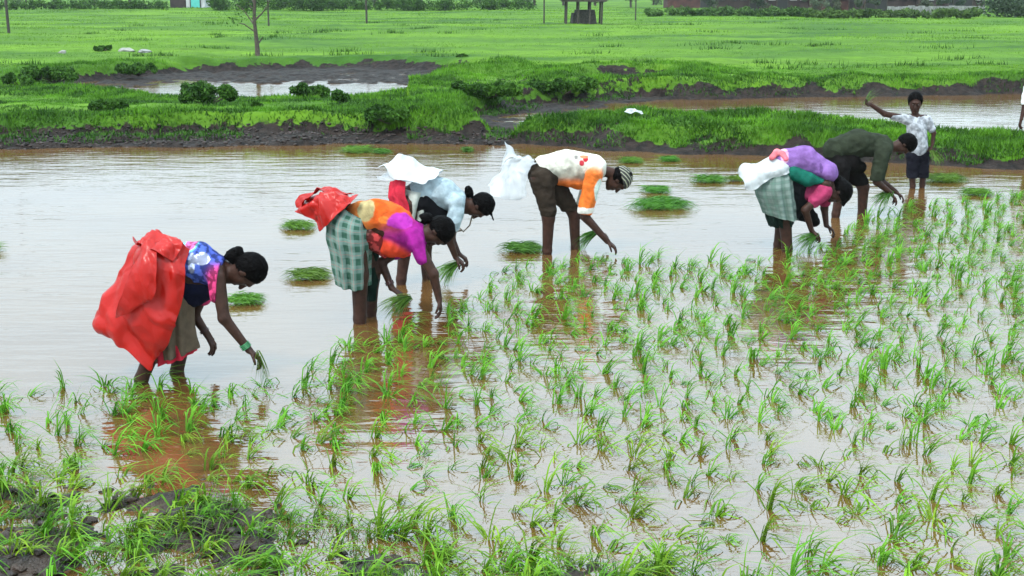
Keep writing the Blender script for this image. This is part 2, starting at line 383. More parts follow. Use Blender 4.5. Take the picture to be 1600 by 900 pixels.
M['grass'] = mat('bank_grass', (.022, .068, .008), .6, col2=(.108, .265, .014), scale=1.4, trans=.3, detail=6, ramp=(.34, .66), spec=.1)
M['pasture'] = mat('pasture_grass', (.036, .108, .009), .65, col2=(.165, .31, .016), scale=.22, trans=.3, detail=7, ramp=(.36, .64), spec=.08)
def tz_at(x, y): return terrain(np.asarray(x, float), np.asarray(y, float))

# grass on the banks
n0 = 420000
y = 17.8 + 20 * RNG.random(n0) ** 1.25; x = (RNG.random(n0) * 2 - 1) * (y * .44 + 1.2)
z, m, sw = tz_at(x, y)
cl = fbm(np.stack([x, y, 0 * x], 1), 2.2, 66, 3)
keep = (m < .68 + .15 * cl) & (sw > .16) & (RNG.random(n0) < np.clip(.75 + .5 * cl, .15, 1))
x, y, z, sw, cl = x[keep], y[keep], z[keep], sw[keep], cl[keep]; n = len(x)
bank = sstep(3.2, 1.2, sw)
ln = (.030 + .060 * bank) * RNG.uniform(.6, 1.5, n) * (1 + .45 * np.clip(cl, -1, 1))
V, F = blades(n, np.stack([x, y, z - .01], 1), ln, .010 + .007 * bank, RNG.uniform(0, 6.3, n), RNG.uniform(.05, .6, n), 2, RNG.uniform(.2, 1.3, n))
tag(mesh_np('bank_grass', V, F, [M['grass']], smooth=False), 'thick bright green grass covering the earth banks between the ponds', 'grass', kind='stuff')
n0 = 150000
y = 18 + 14 * RNG.random(n0) ** 1.2; x = (RNG.random(n0) * 2 - 1) * (y * .44 + 1.2)
z, m, sw = tz_at(x, y); c3 = fbm(np.stack([x, y, 0 * x], 1), .9, 166, 4)
front = sstep(3.4, 1.0, sw)
keep = (sw > .06) & (c3 + .55 * front + RNG.normal(0, .12, n0) > .33)
x, y, z, sw = x[keep], y[keep], z[keep], sw[keep]; n = len(x)
V, F = blades(n, np.stack([x, y, z - .01], 1), RNG.uniform(.04, .125, n), RNG.uniform(.012, .03, n), RNG.uniform(0, 6.3, n), RNG.uniform(.05, .8, n), 2, RNG.uniform(.2, 1.3, n))
tag(mesh_np('bank_weeds', V, F, [M['leaf_dark']], smooth=False), 'dark broad leaved weeds tangled over the bank slopes above the water', 'weeds', kind='stuff')
# pasture beyond
n0 = 200000
y = 33 + 115 * RNG.random(n0) ** 1.9; x = (RNG.random(n0) * 2 - 1) * (y * .44 + 2)
z, m, sw = tz_at(x, y)
cl = fbm(np.stack([x * .5, y, 0 * x], 1), .5, 96, 3)
keep = (m < .4) & (sw > .3) & (RNG.random(n0) < np.clip(.6 + .7 * cl, .05, 1)); x, y, z, cl = x[keep], y[keep], z[keep], cl[keep]; n = len(x)
ln = (.022 + .0005 * y) * RNG.uniform(.6, 1.5, n) * (1 + .5 * np.clip(cl, -.8, 1.0)); V, F = blades(n, np.stack([x, y, z - .01], 1), ln, .012 + .0009 * (y - 30), RNG.uniform(0, 6.3, n), RNG.uniform(.05, .7, n), 1, .6)
tag(mesh_np('pasture_grass', V, F, [M['pasture']], smooth=False), 'short bright green pasture reaching back to the far houses', 'grass', kind='stuff')
# dark weed tufts dotted over pasture
k0 = 80; cx_ = []; 
ys = 36 + 90 * RNG.random(k0) ** 1.6; xs = (RNG.random(k0) * 2 - 1) * ys * .43
bx, by = np.repeat(xs, 60), np.repeat(ys, 60); rr = RNG.uniform(.15, .6, k0).repeat(60)
bx = bx + RNG.normal(0, 1, len(bx)) * rr; by = by + RNG.normal(0, 1, len(bx)) * rr * .5; bz, m, sw = tz_at(bx, by)
kk = (sw > .3); bx, by, bz = bx[kk], by[kk], bz[kk]; n = len(bx)
V, F = blades(n, np.stack([bx, by, bz], 1), RNG.uniform(.08, .22, n), np.full(n, .05), RNG.uniform(0, 6.3, n), RNG.uniform(.1, .8, n), 1, .6)
tag(mesh_np('weeds', V, F, [M['leaf_dark']], smooth=False), 'dark green weeds dotted over the pale pasture', 'weeds', kind='stuff')
# clods along the left shore
def rocks(n, px0, px1, py0, py1, s0, s1, name, label, matl, filt=None):
    Vs, Fs, k = [], [], 0
    import bmesh
    bm = bmesh.new(); bmesh.ops.create_icosphere(bm, subdivisions=2, radius=1); bv = np.array([v.co[:] for v in bm.verts]); bf = np.array([[v.index for v in f.verts] for f in bm.faces]); bm.free()
    for i in range(n):
        p = G(random.uniform(px0, px1), random.uniform(py0, py1)); zz, mm, ss = tz_at([p.x], [p.y])
        if mm[0] < .5: continue
        s = random.uniform(s0, s1) ; v = bv * (1 + .35 * vn(bv + i * 3.1, 1.6, i)[:, None]) * np.array([s, s * random.uniform(.6, 1.1), s * .55])
        Vs.append(v + np.array([p.x, p.y, zz[0] + s * .1])); Fs.append(bf + k); k += len(bv)
    return tag(mesh_np(name, np.concatenate(Vs), np.concatenate(Fs), [matl]), label, 'mud', kind='stuff')
M['clod'] = mat('mud_clod', (.007, .005, .004), .6, col2=(.050, .034, .029), scale=14, bump=.02, bscale=40, spec=.25)
rocks(2400, -60, 800, 214, 236, .010, .042, 'mud_clods', 'dark wet clods strewn along the left mud shore', M['clod'])

# ------------------------------------------------------------------ far trees, shrubs, houses, posts
def leaf_cloud(centers, rads, per, size, rng, squash=.8):
    V = []; 
    for c, r in zip(centers, rads):
        d = rng.normal(size=(per, 3)); d /= np.linalg.norm(d, axis=1)[:, None]; q = d * (rng.random((per, 1)) ** .45) * r; q[:, 2] *= squash
        V.append(np.array(c) + q)
    C = np.concatenate(V); n = len(C)
    a = rng.normal(size=(n, 3)); a /= np.linalg.norm(a, axis=1)[:, None]; b = np.cross(a, rng.normal(size=(n, 3))); b /= np.linalg.norm(b, axis=1)[:, None]
    s = size * rng.uniform(.6, 1.4, (n, 1))
    P = np.stack([C - a * s, C + b * s * .45, C + a * s, C - b * s * .45], 1).reshape(-1, 3)
    return P, np.arange(4 * n).reshape(-1, 4)
def make_tree(name, loc, h, kind, seed, leaf, matl, n_lumps=9, per=140, spread=.33, bark='bark'):
    rng = np.random.default_rng(seed); t = empty(name, loc)
    mb = MB(); top = Vector((rng.uniform(-.1, .1) * h, rng.uniform(-.1, .1) * h, h * .72))
    mid = top * .5 + Vector((rng.uniform(-.04, .04) * h, 0, 0))
    mb.tube([(0, 0, -.3), mid * .5, mid, top], [h * .028, h * .024, h * .019, h * .008])
    cs, rs = [], []
    for i in range(n_lumps):
        a = rng.uniform(0, 6.3); rr = rng.uniform(.25, 1) * spread * h; zz = h * rng.uniform(.10, .92)
        c = (top.x + math.cos(a) * rr, top.y + math.sin(a) * rr, zz); cs.append(c); rs.append(h * rng.uniform(.09, .19))
        s0 = mid.lerp(top, rng.uniform(0, .8)); mb.tube([s0, s0.lerp(Vector(c), .55) + Vector((0, 0, .02 * h)), c], [h * .010, h * .007, h * .003], 5)
    mb.build('trunk', M[bark], t, True)
    V, F = leaf_cloud(cs, rs, per, leaf, rng); mesh_np('crown', V, F, [matl], t, smooth=False)
    return t
def ground_at(px, py):
    z = .2
    for _ in range(12):
        p = G(px, py, z); z = .5 * z + .5 * float(tz_at([p.x], [p.y])[0][0])
    return Vector((p.x, p.y, z))
def at_dist(px, Y):
    x = (px - 800) / FPX * Y / cp * (cp * cp) ; 
    # exact horizontal position of pixel column at ground distance Y
    q = G(px, 40); x = q.x / q.y * Y
    return Vector((x, Y, float(tz_at([x], [Y])[0][0])))
M['tree_a'] = mat('tree_leaf_grey_green', (.040, .065, .035), .7, col2=(.085, .12, .06), scale=.6, trans=.2, rnd=.2)
M['tree_b'] = mat('tree_leaf_dark', (.022, .045, .020), .7, col2=(.05, .085, .035), scale=.6, trans=.2, rnd=.2)
protoT = [make_tree('leafy_tree', (0, 400, -50), 7.0, 0, s, .20, M['tree_a'] if s % 2 else M['tree_b'], 14, 170, .34) for s in (1, 2, 3, 4)]
def copy_tree(o, parent=None):
    c = o.copy(); COL.objects.link(c); c.parent = parent
    for ch in o.children: copy_tree(ch, c)
    return c
tree_spots = [(-60, 150), (-10, 158), (45, 162), (95, 150), (150, 168), (205, 190), (350, 162), (385, 150), (440, 152), (470, 158), (510, 150), (545, 160), (585, 152), (622, 158), (660, 150), (700, 155), (745, 160), (790, 152), (835, 165), (880, 160), (930, 158), (985, 150), (1020, 165), (1560, 130), (1600, 128), (1650, 135), (1180, 160), (1330, 158), (1450, 150), (1190, 121), (1264, 118), (1346, 115), (1436, 112), (1110, 124), (1300, 119), (1490, 110)]
used = set()
desc = ['pale grey green tree', 'dark leafy tree', 'low bushy tree', 'dusky spreading tree']; tc_ = {}; ORD = ['first', 'second', 'third', 'fourth', 'fifth', 'sixth', 'seventh', 'eighth']
for i, (px, Y) in enumerate(tree_spots):
    k = i % 4; o = protoT[k] if k not in used else copy_tree(protoT[k]); used.add(k)
    o.location = at_dist(px, Y); s = random.uniform(.55, .95) * (1.1 if px > 1500 else .55 if Y < 127 else 1); o.scale = (s * 1.15, s, s); o.rotation_euler.z = random.uniform(0, 6.3)
    nb = ('left of the turquoise house' if px < 300 else 'between turquoise house and shelter' if px < 870 else 'behind the wooden shelter' if px < 1050 else 'by the brick houses'); tc_[(k, nb)] = tc_.get((k, nb), 0) + 1; od = ORD[tc_[(k, nb)] - 1]
    tag(o, f'{desc[k]} {nb}, {od} such from the left', 'tree', 'trees along the far edge of the pasture')
# low hedge line at the end of the pasture
def hedge(px0, px1, Y, h, label, matl, n=60):
    rng = np.random.default_rng(abs(int(px0)) + 5); a, b = at_dist(px0, Y), at_dist(px1, Y); cs = []; rs = []
    for i in range(n):
        t = rng.random(); c = a.lerp(b, t); cs.append((c.x - a.x, rng.uniform(-.8, .8), h * rng.uniform(.2, .6))); rs.append(h * rng.uniform(.35, .7))
    V, F = leaf_cloud(cs, rs, 90, .13, rng); o = mesh_np('hedge', V, F, [matl], smooth=False); o.location = a
    return tag(o, label, 'hedge')
hedge(-80, 262, 128, 1.2, 'low dark hedge left of the far house', M['leaf_dark'], 90)
hedge(335, 505, 126, 1.6, 'low dark hedge behind the bare tree and two posts', M['leaf_dark'], 70)
hedge(500, 830, 128, 1.3, 'long low hedge between the posts and the shelter', M['leaf_dark'], 110)
hedge(1010, 1260, 98, .8, 'scrubby green hedge in front of the brick houses', M['leaf_mid'], 70)
hedge(1260, 1530, 94, .7, 'thin ragged hedge before the rightmost houses', M['leaf_mid'], 70)
hedge(1540, 1680, 98, 2.3, 'tall dark hedge at the far right corner', M['tree_b'], 60)

# shrubs
def shrub(px, py, w, h, label, matl='leaf_dark', seed=0):
    rng = np.random.default_rng(seed + 100); b = ground_at(px, py); ppm = FPX / b.y; W, H = w / ppm, h / ppm
    t = empty('shrub', b); cs, rs = [], []; mb = MB()
    for i in range(max(5, int(W / H * 6))):
        c = (rng.uniform(-.42, .42) * W, rng.uniform(-.3, .3) * min(W, 1.5), H * rng.uniform(.3, .68)); cs.append(c); rs.append(H * rng.uniform(.26, .42))
        mb.tube([(0, 0, -.05), (c[0], c[1], c[2])], [.012, .006], 5)
    mb.build('stem', M['bark'], t)
    V, F = leaf_cloud(cs, rs, 240, .045, rng, .9); mesh_np('foliage', V, F, [M[matl]], t, smooth=False)
    return tag(t, label, 'shrub', 'dark shrubs on the banks')
shrub(325, 163, 82, 34, 'dark bushy shrub beside the white strip of water in the left pond', seed=1)
shrub(305, 150, 50, 24, 'dark shrub just behind the biggest pondside bush', seed=2)
shrub(490, 152, 66, 24, 'wide dark shrub at the near edge of the left pond', seed=3)
shrub(531, 164, 26, 26, 'small round shrub right of the wide pondside shrub', seed=4)
shrub(88, 124, 100, 26, 'long dark shrub mass left of the dark bank of the pond', seed=5)
shrub(32, 134, 46, 20, 'low dark shrub at the left edge of the pond', seed=6)
shrub(216, 108, 62, 18, 'dark shrub standing on the pasture above the left pond', seed=7)
shrub(402, 170, 16, 11, 'tiny dark shrub alone on the bright near meadow', seed=8)
shrub(722, 98, 18, 9, 'tiny dark shrub on the pasture above the dark soil bank', seed=9)
shrub(160, 80, 30, 9, 'small dark shrub next to the pale stones', seed=10)
shrub(170, 176, 60, 20, 'dark weedy shrub on top of the left bank', seed=11)
shrub(610, 188, 90, 24, 'low sprawling dark shrub on the bank left of the gap', seed=12)
shrub(880, 150, 120, 26, 'dark low shrub covering the soil bank right of the gap', seed=13)
shrub(760, 150, 120, 24, 'dark low shrub at the left end of the soil bank', seed=14)

# small bare tree in the pasture
b = ground_at(403, 90); t = empty('bare_tree', b); mb = MB(); S = FPX / b.y
def L2(px, py, dy=0): q = D(px, py, b.y + dy); return q - b
mb.tube([(0, 0, -.2), L2(402, 75), L2(400, 55), L2(397, 30), L2(398, 5), L2(396, -30), L2(399, -60)], [.10, .085, .07, .06, .05, .03, .01], 8)
mb.build('trunk', M['bark'], t, True)
mb = MB()
for pts in ([(402, 70), (408, 62), (411, 57)], [(400, 50), (390, 44), (382, 38), (372, 36)], [(398, 32), (410, 20), (418, 10), (424, -8)], [(398, 40), (388, 26), (380, 15), (368, 6)], [(398, 5), (386, -10), (376, -30)], [(397, -10), (408, -30), (414, -50)], [(399, 22), (390, 8), (384, -6)]):
    mb.tube([L2(*q, random.uniform(-.1, .3) * i) for i, q in enumerate(pts)], [.035] + [.022] * (len(pts) - 2) + [.008], 6)
mb.build('branch', M['bark'], t, True)
rng = np.random.default_rng(3); cs = [tuple(L2(*q)) for q in ((372, 10), (382, 0), (378, -20), (415, -20), (395, -50), (420, 5), (365, 30), (388, 20))]
V, F = leaf_cloud(cs, [.32] * len(cs), 45, .05, rng); mesh_np('crown', V, F, [M['leaf_mid']], t, smooth=False)
tag(t, 'thin crooked bare tree standing alone on the pasture', 'tree')

# wooden posts
def post(px, py, label, h=5.0, r=.06, lean=0):
    b = ground_at(px, py); t = MB(); t.tube([(0, 0, -.3), (lean * .5, 0, h * .5), (lean, 0, h)], [r, r * .9, r * .75], 8); t.box((lean, 0, h - .35), (.7, .07, .07))
    o = t.build('wooden_post', M['wood_dark'], None); o.location = b; return tag(o, label, 'post', 'dark posts on the pasture')
post(14, 53, 'dark wooden post at the far left of the pasture', 5.5, .075)
post(420, 41, 'thin dark post just right of the bare tree', 5, .055)
post(573, 38, 'dark post on the pasture in front of the long hedge', 5, .07)
post(850, 37, 'thin post just left of the wooden shelter', 5, .05)
post(993, 32, 'thin post right of the wooden shelter', 5, .05)

# open shelter
b = ground_at(911, 37); t = empty('field_shelter', b); mb = MB(); W, Dp, H = 2.75, 2.2, 1.35
for sx in (-1, -.33, .33, 1):
    for sy in (-1, 1):
        q = MB(); q.tube([(sx * W * .4, sy * Dp * .4, -.2), (sx * W * .4 + .03, sy * Dp * .4, H)], .06, 7); q.build('pole', M['wood_dark'], t)
mb.box((0, 0, H + .05), (W, Dp, .09)); 
for i in range(9): mb.tube([(-W * .55, -Dp * .5 + i * Dp / 8, H + .13 + .03 * (i % 2)), (W * .55, -Dp * .5 + i * Dp / 8 + .06, H + .15)], .045, 6)
mb.build('roof', M['wood_dark'], t)
mb = MB(); mb.box((.1, .2, .38), (W * .52, Dp * .5, .95), .1, .8); mb.box((-.5, .1, .3), (.5, .6, .75), .3, .7); mb.build('stacked_firewood', M['wood_dark'], t)
tag(t, 'low open wooden shelter on posts in the far pasture', 'shelter')

# houses
M['brick_red'] = mat('old_brick', (.040, .016, .015), .9, col2=(.085, .034, .028), scale=1.5, bump=.02, bscale=12)
M['brick_dark'] = mat('sooty_brick', (.022, .014, .015), .9, col2=(.055, .036, .032), scale=1.2, bump=.02, bscale=12)
M['whitewash'] = mat('whitewash', (.42, .42, .42), .85, .15, 2)
M['roof_tile'] = mat('roof_tile', (.11, .03, .035), .8, .3, 6, .03, 14)
M['roof_tin'] = mat('roof_tin', (.30, .32, .34), .5, .25, 3, .01, 10)
M['turquoise'] = mat('turquoise_paint', (.08, .42, .36), .6, .08, 3)
M['opening'] = mat('dark_opening', (.02, .02, .02), .8, .1, 3)
M['pale_shutter'] = mat('pale_shutter', (.20, .20, .21), .7, .15, 2)
def house(px0, px1, Y, h, wallm, roofm, label, doors=1, wins=2, door_m='opening', win_m='pale_shutter', seed=0):
    rnd = random.Random(seed); a, c = at_dist(px0, Y), at_dist(px1, Y); W = (c - a).length; dp = 4.0; b = a.lerp(c, .5)
    b.z = min(a.z, c.z); t = empty('house', b)
    mb = MB(); mb.box((0, dp / 2, h / 2 - .2), (W, dp, h + .4)); mb.build('wall', M[wallm], t)
    mb = MB(); o_ = .35; z0 = h + .002
    mb.add([(-W / 2 - o_, -o_, z0 - .08), (W / 2 + o_, -o_, z0 - .08), (W / 2 + o_, dp + o_, z0 - .08), (-W / 2 - o_, dp + o_, z0 - .08), (-W / 2 - o_ + .4, dp / 2, z0 + 1.1), (W / 2 + o_ - .4, dp / 2, z0 + 1.1)],
           [(3, 2, 1, 0), (0, 1, 5, 4), (2, 3, 4, 5), (1, 2, 5), (3, 0, 4)]); mb.build('roof', M[roofm], t)
    slots = doors + wins; order = [0] * doors + [1] * wins; rnd.shuffle(order)
    for i, kd in enumerate(order):
        x = -W / 2 + W * (i + .5) / slots
        if kd == 0:
            q = MB(); q.box((x, -.03, .95), (1.0, .08, 1.9)); dd = q.build('door', M[door_m], t)
            q = MB(); q.box((x, -.05, 1.95), (1.16, .12, .12)); q.box((x - .54, -.05, .95), (.1, .12, 1.9)); q.box((x + .54, -.05, .95), (.1, .12, 1.9)); q.build('frame', M['wood_dark'], dd)
        else:
            q = MB(); q.box((x, -.03, 1.45), (.55, .08, .5)); dd = q.build('window', M[win_m], t)
            q = MB(); q.box((x, -.06, 1.16), (.7, .16, .06)); q.build('sill', M['whitewash'], dd)
    return tag(t, label, 'house', 'houses at the far edge of the pasture')
house(268, 292, 138, 1.75, 'brick_dark', 'roof_tile', 'small dark house with maroon roof left of the turquoise door', 0, 1)
hw = house(293, 322, 136, 2.0, 'whitewash', 'roof_tile', 'small whitewashed house with a turquoise front under maroon tiles', 1, 0, 'turquoise')
house(1042, 1112, 146, 2.3, 'brick_red', 'roof_tin', 'red brick house nearest the wooden shelter', 1, 2, seed=1)
house(1118, 1186, 128, 2.4, 'brick_dark', 'roof_tile', 'dark brick house behind the scrubby hedge', 1, 3, seed=2)
house(1196, 1262, 124, 2.5, 'brick_dark', 'roof_tin', 'dark house with pale shutters left of the middle gap', 1, 3, seed=3)
house(1270, 1342, 122, 2.4, 'brick_red', 'roof_tile', 'reddish brown brick house in the middle of the right row', 2, 2, seed=4)
house(1350, 1432, 118, 2.5, 'brick_dark', 'roof_tin', 'long dark brick house second from the right end', 2, 3, seed=5)
house(1440, 1536, 116, 2.5, 'brick_dark', 'roof_tile', 'wide dark house at the right end of the row', 2, 3, seed=6)
# field wall before the houses
a, c = at_dist(1385, 104), at_dist(1520, 108); mb = MB(); L_ = (c - a).length
for i in range(int(L_ / .5)):
    mb.box((i * .5 + .25, i * .5 * (c.y - a.y) / L_, .3 + random.uniform(-.04, .04)), (.48, .35, .8 + random.uniform(-.08, .08)), random.uniform(-.05, .05))
M['stone'] = mat('stone', (.20, .20, .19), .9, .3, 5, .02, 20)
o = mb.build('stone_wall', M['stone']); o.location = a; tag(o, 'low pale stone wall before the rightmost house', 'wall')
# pale stones and a scrap of plastic
def stone(px, py, w, h, label, m='stone', name='boulder', cat='rock'):
    import bmesh
    b = ground_at(px, py); ppm = FPX / b.y; bm = bmesh.new(); bmesh.ops.create_icosphere(bm, subdivisions=3, radius=1)
    v = np.array([q.co[:] for q in bm.verts]); f = np.array([[q.index for q in g_.verts] for g_ in bm.faces]); bm.free()
    v = v * (1 + .3 * fbm(v + px, 1.5, int(px), 3)[:, None]) * np.array([w / ppm / 2, w / ppm / 2.6, h / ppm / 1.4]); o = mesh_np(name, v, f, [M[m]], smooth=(m != 'stone'))
    o.location = b + Vector((0, 0, .02)); return tag(o, label, cat)
M['pale'] = mat('pale_stone', (.22, .22, .19), .85, .2, 6)
stone(98, 83, 12, 5, 'pale stone lying left of the grey boulder heap', 'pale'); stone(198, 80, 22, 6, 'flat pale boulder beside the small dark shrub', 'pale'); stone(226, 82, 18, 5, 'greyish boulder right of the flat pale one', 'stone')
stone(182, 139, 12, 4, 'small pale stone on the near meadow by the left pond', 'pale')
b = D(990, 168, 25.0); 

# ------------------------------------------------------------------ implicit surfaces for bodies and garments
def cap(p0, p1, r0, r1=None, col=None, k=.02): return ('c', np.array(p0, float), np.array(p1, float), r0, r0 if r1 is None else r1, col, k)
def ell(c, ax, rad, col=None, k=.02): return ('e', np.array(c, float), np.array([list(a) for a in ax], float), np.array(rad, float), None, col, k)
def pdist(pr, P):
    if pr[0] == 'c':
        _, a, b, r0, r1, _, _ = pr; e = b - a; t = np.clip(((P - a) @ e) / max(e @ e, 1e-9), 0, 1)
        return np.linalg.norm(P - a - t[:, None] * e, axis=1) - (r0 + (r1 - r0) * t)
    _, c, ax, rad, _, _, _ = pr; q = (P - c) @ ax.T; k0 = np.linalg.norm(q / rad, axis=1); k1 = np.linalg.norm(q / rad ** 2, axis=1)
    return k0 * (k0 - 1) / np.maximum(k1, 1e-6)
def pbox(pr):
    if pr[0] == 'c': r = max(pr[3], pr[4]); return np.minimum(pr[1], pr[2]) - r, np.maximum(pr[1], pr[2]) + r
    r = pr[3].max(); return pr[1] - r, pr[1] + r
def cutv(P, v, cu):
    w_ = np.maximum(v, (P - np.array(cu[0])) @ np.array(Vector(cu[1]).normalized()))
    return w_ if len(cu) < 3 else np.where(np.linalg.norm(P - np.array(cu[0]), axis=1) < cu[2], w_, v)
def surf(name, prims, h, material, parent, origin, cuts=(), paints=(), fold=0, fscale=(9, 9, 9), base=(.5, .5, .5), seed=0, bias=0, fold_dir=None):
    lo = np.min([pbox(p)[0] for p in prims], 0) - .05; hi = np.max([pbox(p)[1] for p in prims], 0) + .05
    dims = np.ceil((hi - lo) / h).astype(int) + 1; Fd = np.full(dims, .3, np.float32)
    for pr in prims:
        a, b = pbox(pr); m = pr[6] + 3 * h; i0 = np.maximum(0, np.floor((a - m - lo) / h).astype(int)); i1 = np.minimum(dims, np.ceil((b + m - lo) / h).astype(int) + 1)
        g_ = np.meshgrid(*[lo[q] + h * np.arange(i0[q], i1[q]) for q in range(3)], indexing='ij'); P = np.stack([q.ravel() for q in g_], 1)
        d = (pdist(pr, P) - bias).reshape(g_[0].shape); S = Fd[i0[0]:i1[0], i0[1]:i1[1], i0[2]:i1[2]]; k = max(pr[6], 1e-4)
        hh = np.clip(.5 + .5 * (S - d) / k, 0, 1); Fd[i0[0]:i1[0], i0[1]:i1[1], i0[2]:i1[2]] = S + (d - S) * hh - k * hh * (1 - hh)
    if cuts or fold:
        g_ = np.meshgrid(*[lo[q] + h * np.arange(dims[q]) for q in range(3)], indexing='ij')
        band = np.abs(Fd) < .12; P = np.stack([q[band] for q in g_], 1); v = Fd[band].astype(float)
        if fold:
            Q = P * np.array(fscale); wv = 1 - np.abs(vn(Q + .4 * vn(P, 6, seed + 5)[:, None], 1, seed)); v = v - fold * (wv - .55) - fold * .35 * vn(Q, 2.3, seed + 1)
        for cu in cuts: v = cutv(P, v, cu)
        Fd[band] = v
        if cuts:
            deep = Fd <= -.12; P = np.stack([q[deep] for q in g_], 1); v = Fd[deep].astype(float)
            for cu in cuts: v = cutv(P, v, cu)
            Fd[deep] = v
    Fd[0] = Fd[-1] = .3; Fd[:, 0] = Fd[:, -1] = .3; Fd[:, :, 0] = Fd[:, :, -1] = .3
    s = Fd < 0; A = [s[i:dims[0] - 1 + i, j:dims[1] - 1 + j, k:dims[2] - 1 + k] for i in (0, 1) for j in (0, 1) for k in (0, 1)]
    cnt = sum(a.astype(np.int8) for a in A); act = (cnt > 0) & (cnt < 8); ci = np.stack(np.nonzero(act), 1); vid = np.full(act.shape, -1, np.int32); vid[act] = np.arange(len(ci))
    pos = np.zeros((len(ci), 3)); nn = np.zeros(len(ci)); co = [(i, j, k) for i in (0, 1) for j in (0, 1) for k in (0, 1)]
    for a in co:
        for ax2 in range(3):
            if a[ax2] == 0:
                b = list(a); b[ax2] = 1
                fa = Fd[ci[:, 0] + a[0], ci[:, 1] + a[1], ci[:, 2] + a[2]].astype(float); fb = Fd[ci[:, 0] + b[0], ci[:, 1] + b[1], ci[:, 2] + b[2]].astype(float)
                x_ = (fa < 0) != (fb < 0); t = np.where(x_, fa / np.where(x_, fa - fb, 1), 0); p = np.array(a, float)[None] + t[:, None] * (np.array(b) - np.array(a))[None]
                pos += np.where(x_[:, None], p, 0); nn += x_
    V = lo + h * (ci + pos / nn[:, None]); Fs = []
    for ax2 in range(3):
        o1, o2 = (ax2 + 1) % 3, (ax2 + 2) % 3; sl0 = [slice(1, -1)] * 3; sl1 = [slice(1, -1)] * 3; sl0[ax2] = slice(0, -1); sl1[ax2] = slice(1, None)
        a, b = s[tuple(sl0)], s[tuple(sl1)]; x_ = a != b; e = np.stack(np.nonzero(x_), 1)
        off = np.ones(3, int); off[ax2] = 0; e = e + off; ins = s[e[:, 0], e[:, 1], e[:, 2]]
        def cell(d1, d2):
            q = e.copy(); q[:, o1] += d1; q[:, o2] += d2; return vid[q[:, 0], q[:, 1], q[:, 2]]
        q = np.stack([cell(-1, -1), cell(0, -1), cell(0, 0), cell(-1, 0)], 1); q[~ins] = q[~ins][:, ::-1]; Fs.append(q)
    Fc = np.concatenate(Fs); Fc = Fc[(Fc >= 0).all(1)]
    W = np.zeros(len(V)); C = np.zeros((len(V), 3))
    cp_ = [p for p in prims if p[5] is not None]
    if cp_:
        for pr in cp_:
            w_ = np.exp(-np.clip(pdist(pr, V), -.15, .4) / .012); W += w_; C += w_[:, None] * np.array(pr[5])
        C /= W[:, None]
    else: C[:] = base
    for c, rad, colr in paints:
        d = np.linalg.norm((V - np.array(c)) / np.array(rad), axis=1) + .12 * vn(V, 30, 3); w_ = sstep(1.06, .94, d)[:, None]; C = C * (1 - w_) + np.array(colr) * w_
    return mesh_np(name, V - np.array(origin), Fc, [material], parent, col=C)

def frame_of(fwd, up):
    f = Vector(fwd).normalized(); u = Vector(up); u = (u - f * u.dot(f)).normalized(); s = f.cross(u); return f, u, s
def head_prims(c, fwd, up, sc_=1.0):
    sc_ = sc_ * 1.10
    f, u, s = frame_of(fwd, up); c = Vector(c); A = (f, s, u)
    p = [ell(c + u * .02 * sc_ - f * .012, A, [.094 * sc_, .074 * sc_, .098 * sc_], k=.02), ell(c + f * .026 * sc_ - u * .048 * sc_, A, [.062 * sc_, .055 * sc_, .070 * sc_], k=.03),
         cap(c + f * .062 * sc_ - u * .098 * sc_, c + f * .064 * sc_ - u * .1 * sc_, .019 * sc_, k=.025),
         cap(c + f * .084 * sc_ + u * .012, c + f * .104 * sc_ - u * .026 * sc_, .008 * sc_, .013 * sc_, k=.012),
         cap(c + f * .078 * sc_ - u * .060 * sc_ - s * .014, c + f * .078 * sc_ - u * .060 * sc_ + s * .014, .011 * sc_, k=.008),
         cap(c + f * .080 * sc_ + u * .030 * sc_ - s * .028, c + f * .080 * sc_ + u * .030 * sc_ + s * .028, .011 * sc_, k=.02)]
    for q in (-1, 1):
        p.append(ell(c + s * q * .074 * sc_ - f * .005 - u * .005, A, [.020 * sc_, .009 * sc_, .030 * sc_], k=.008))
        p.append(cap(c + f * .045 * sc_ + s * q * .036 * sc_ - u * .02 * sc_, c + f * .045 * sc_ + s * q * .036 * sc_ - u * .03 * sc_, .026 * sc_, k=.02))
    return p
def hair_prims(c, fwd, up, sc_=1.0, extra=()):
    sc_ = sc_ * 1.10
    f, u, s = frame_of(fwd, up); c = Vector(c)
    return [ell(c + u * .030 * sc_ - f * .020 * sc_, (f, s, u), [.098 * sc_, .083 * sc_, .098 * sc_], k=.02)] + list(extra), [(tuple(c + u * .002 * sc_ + f * .018 * sc_), tuple(f * .80 - u * .55))]
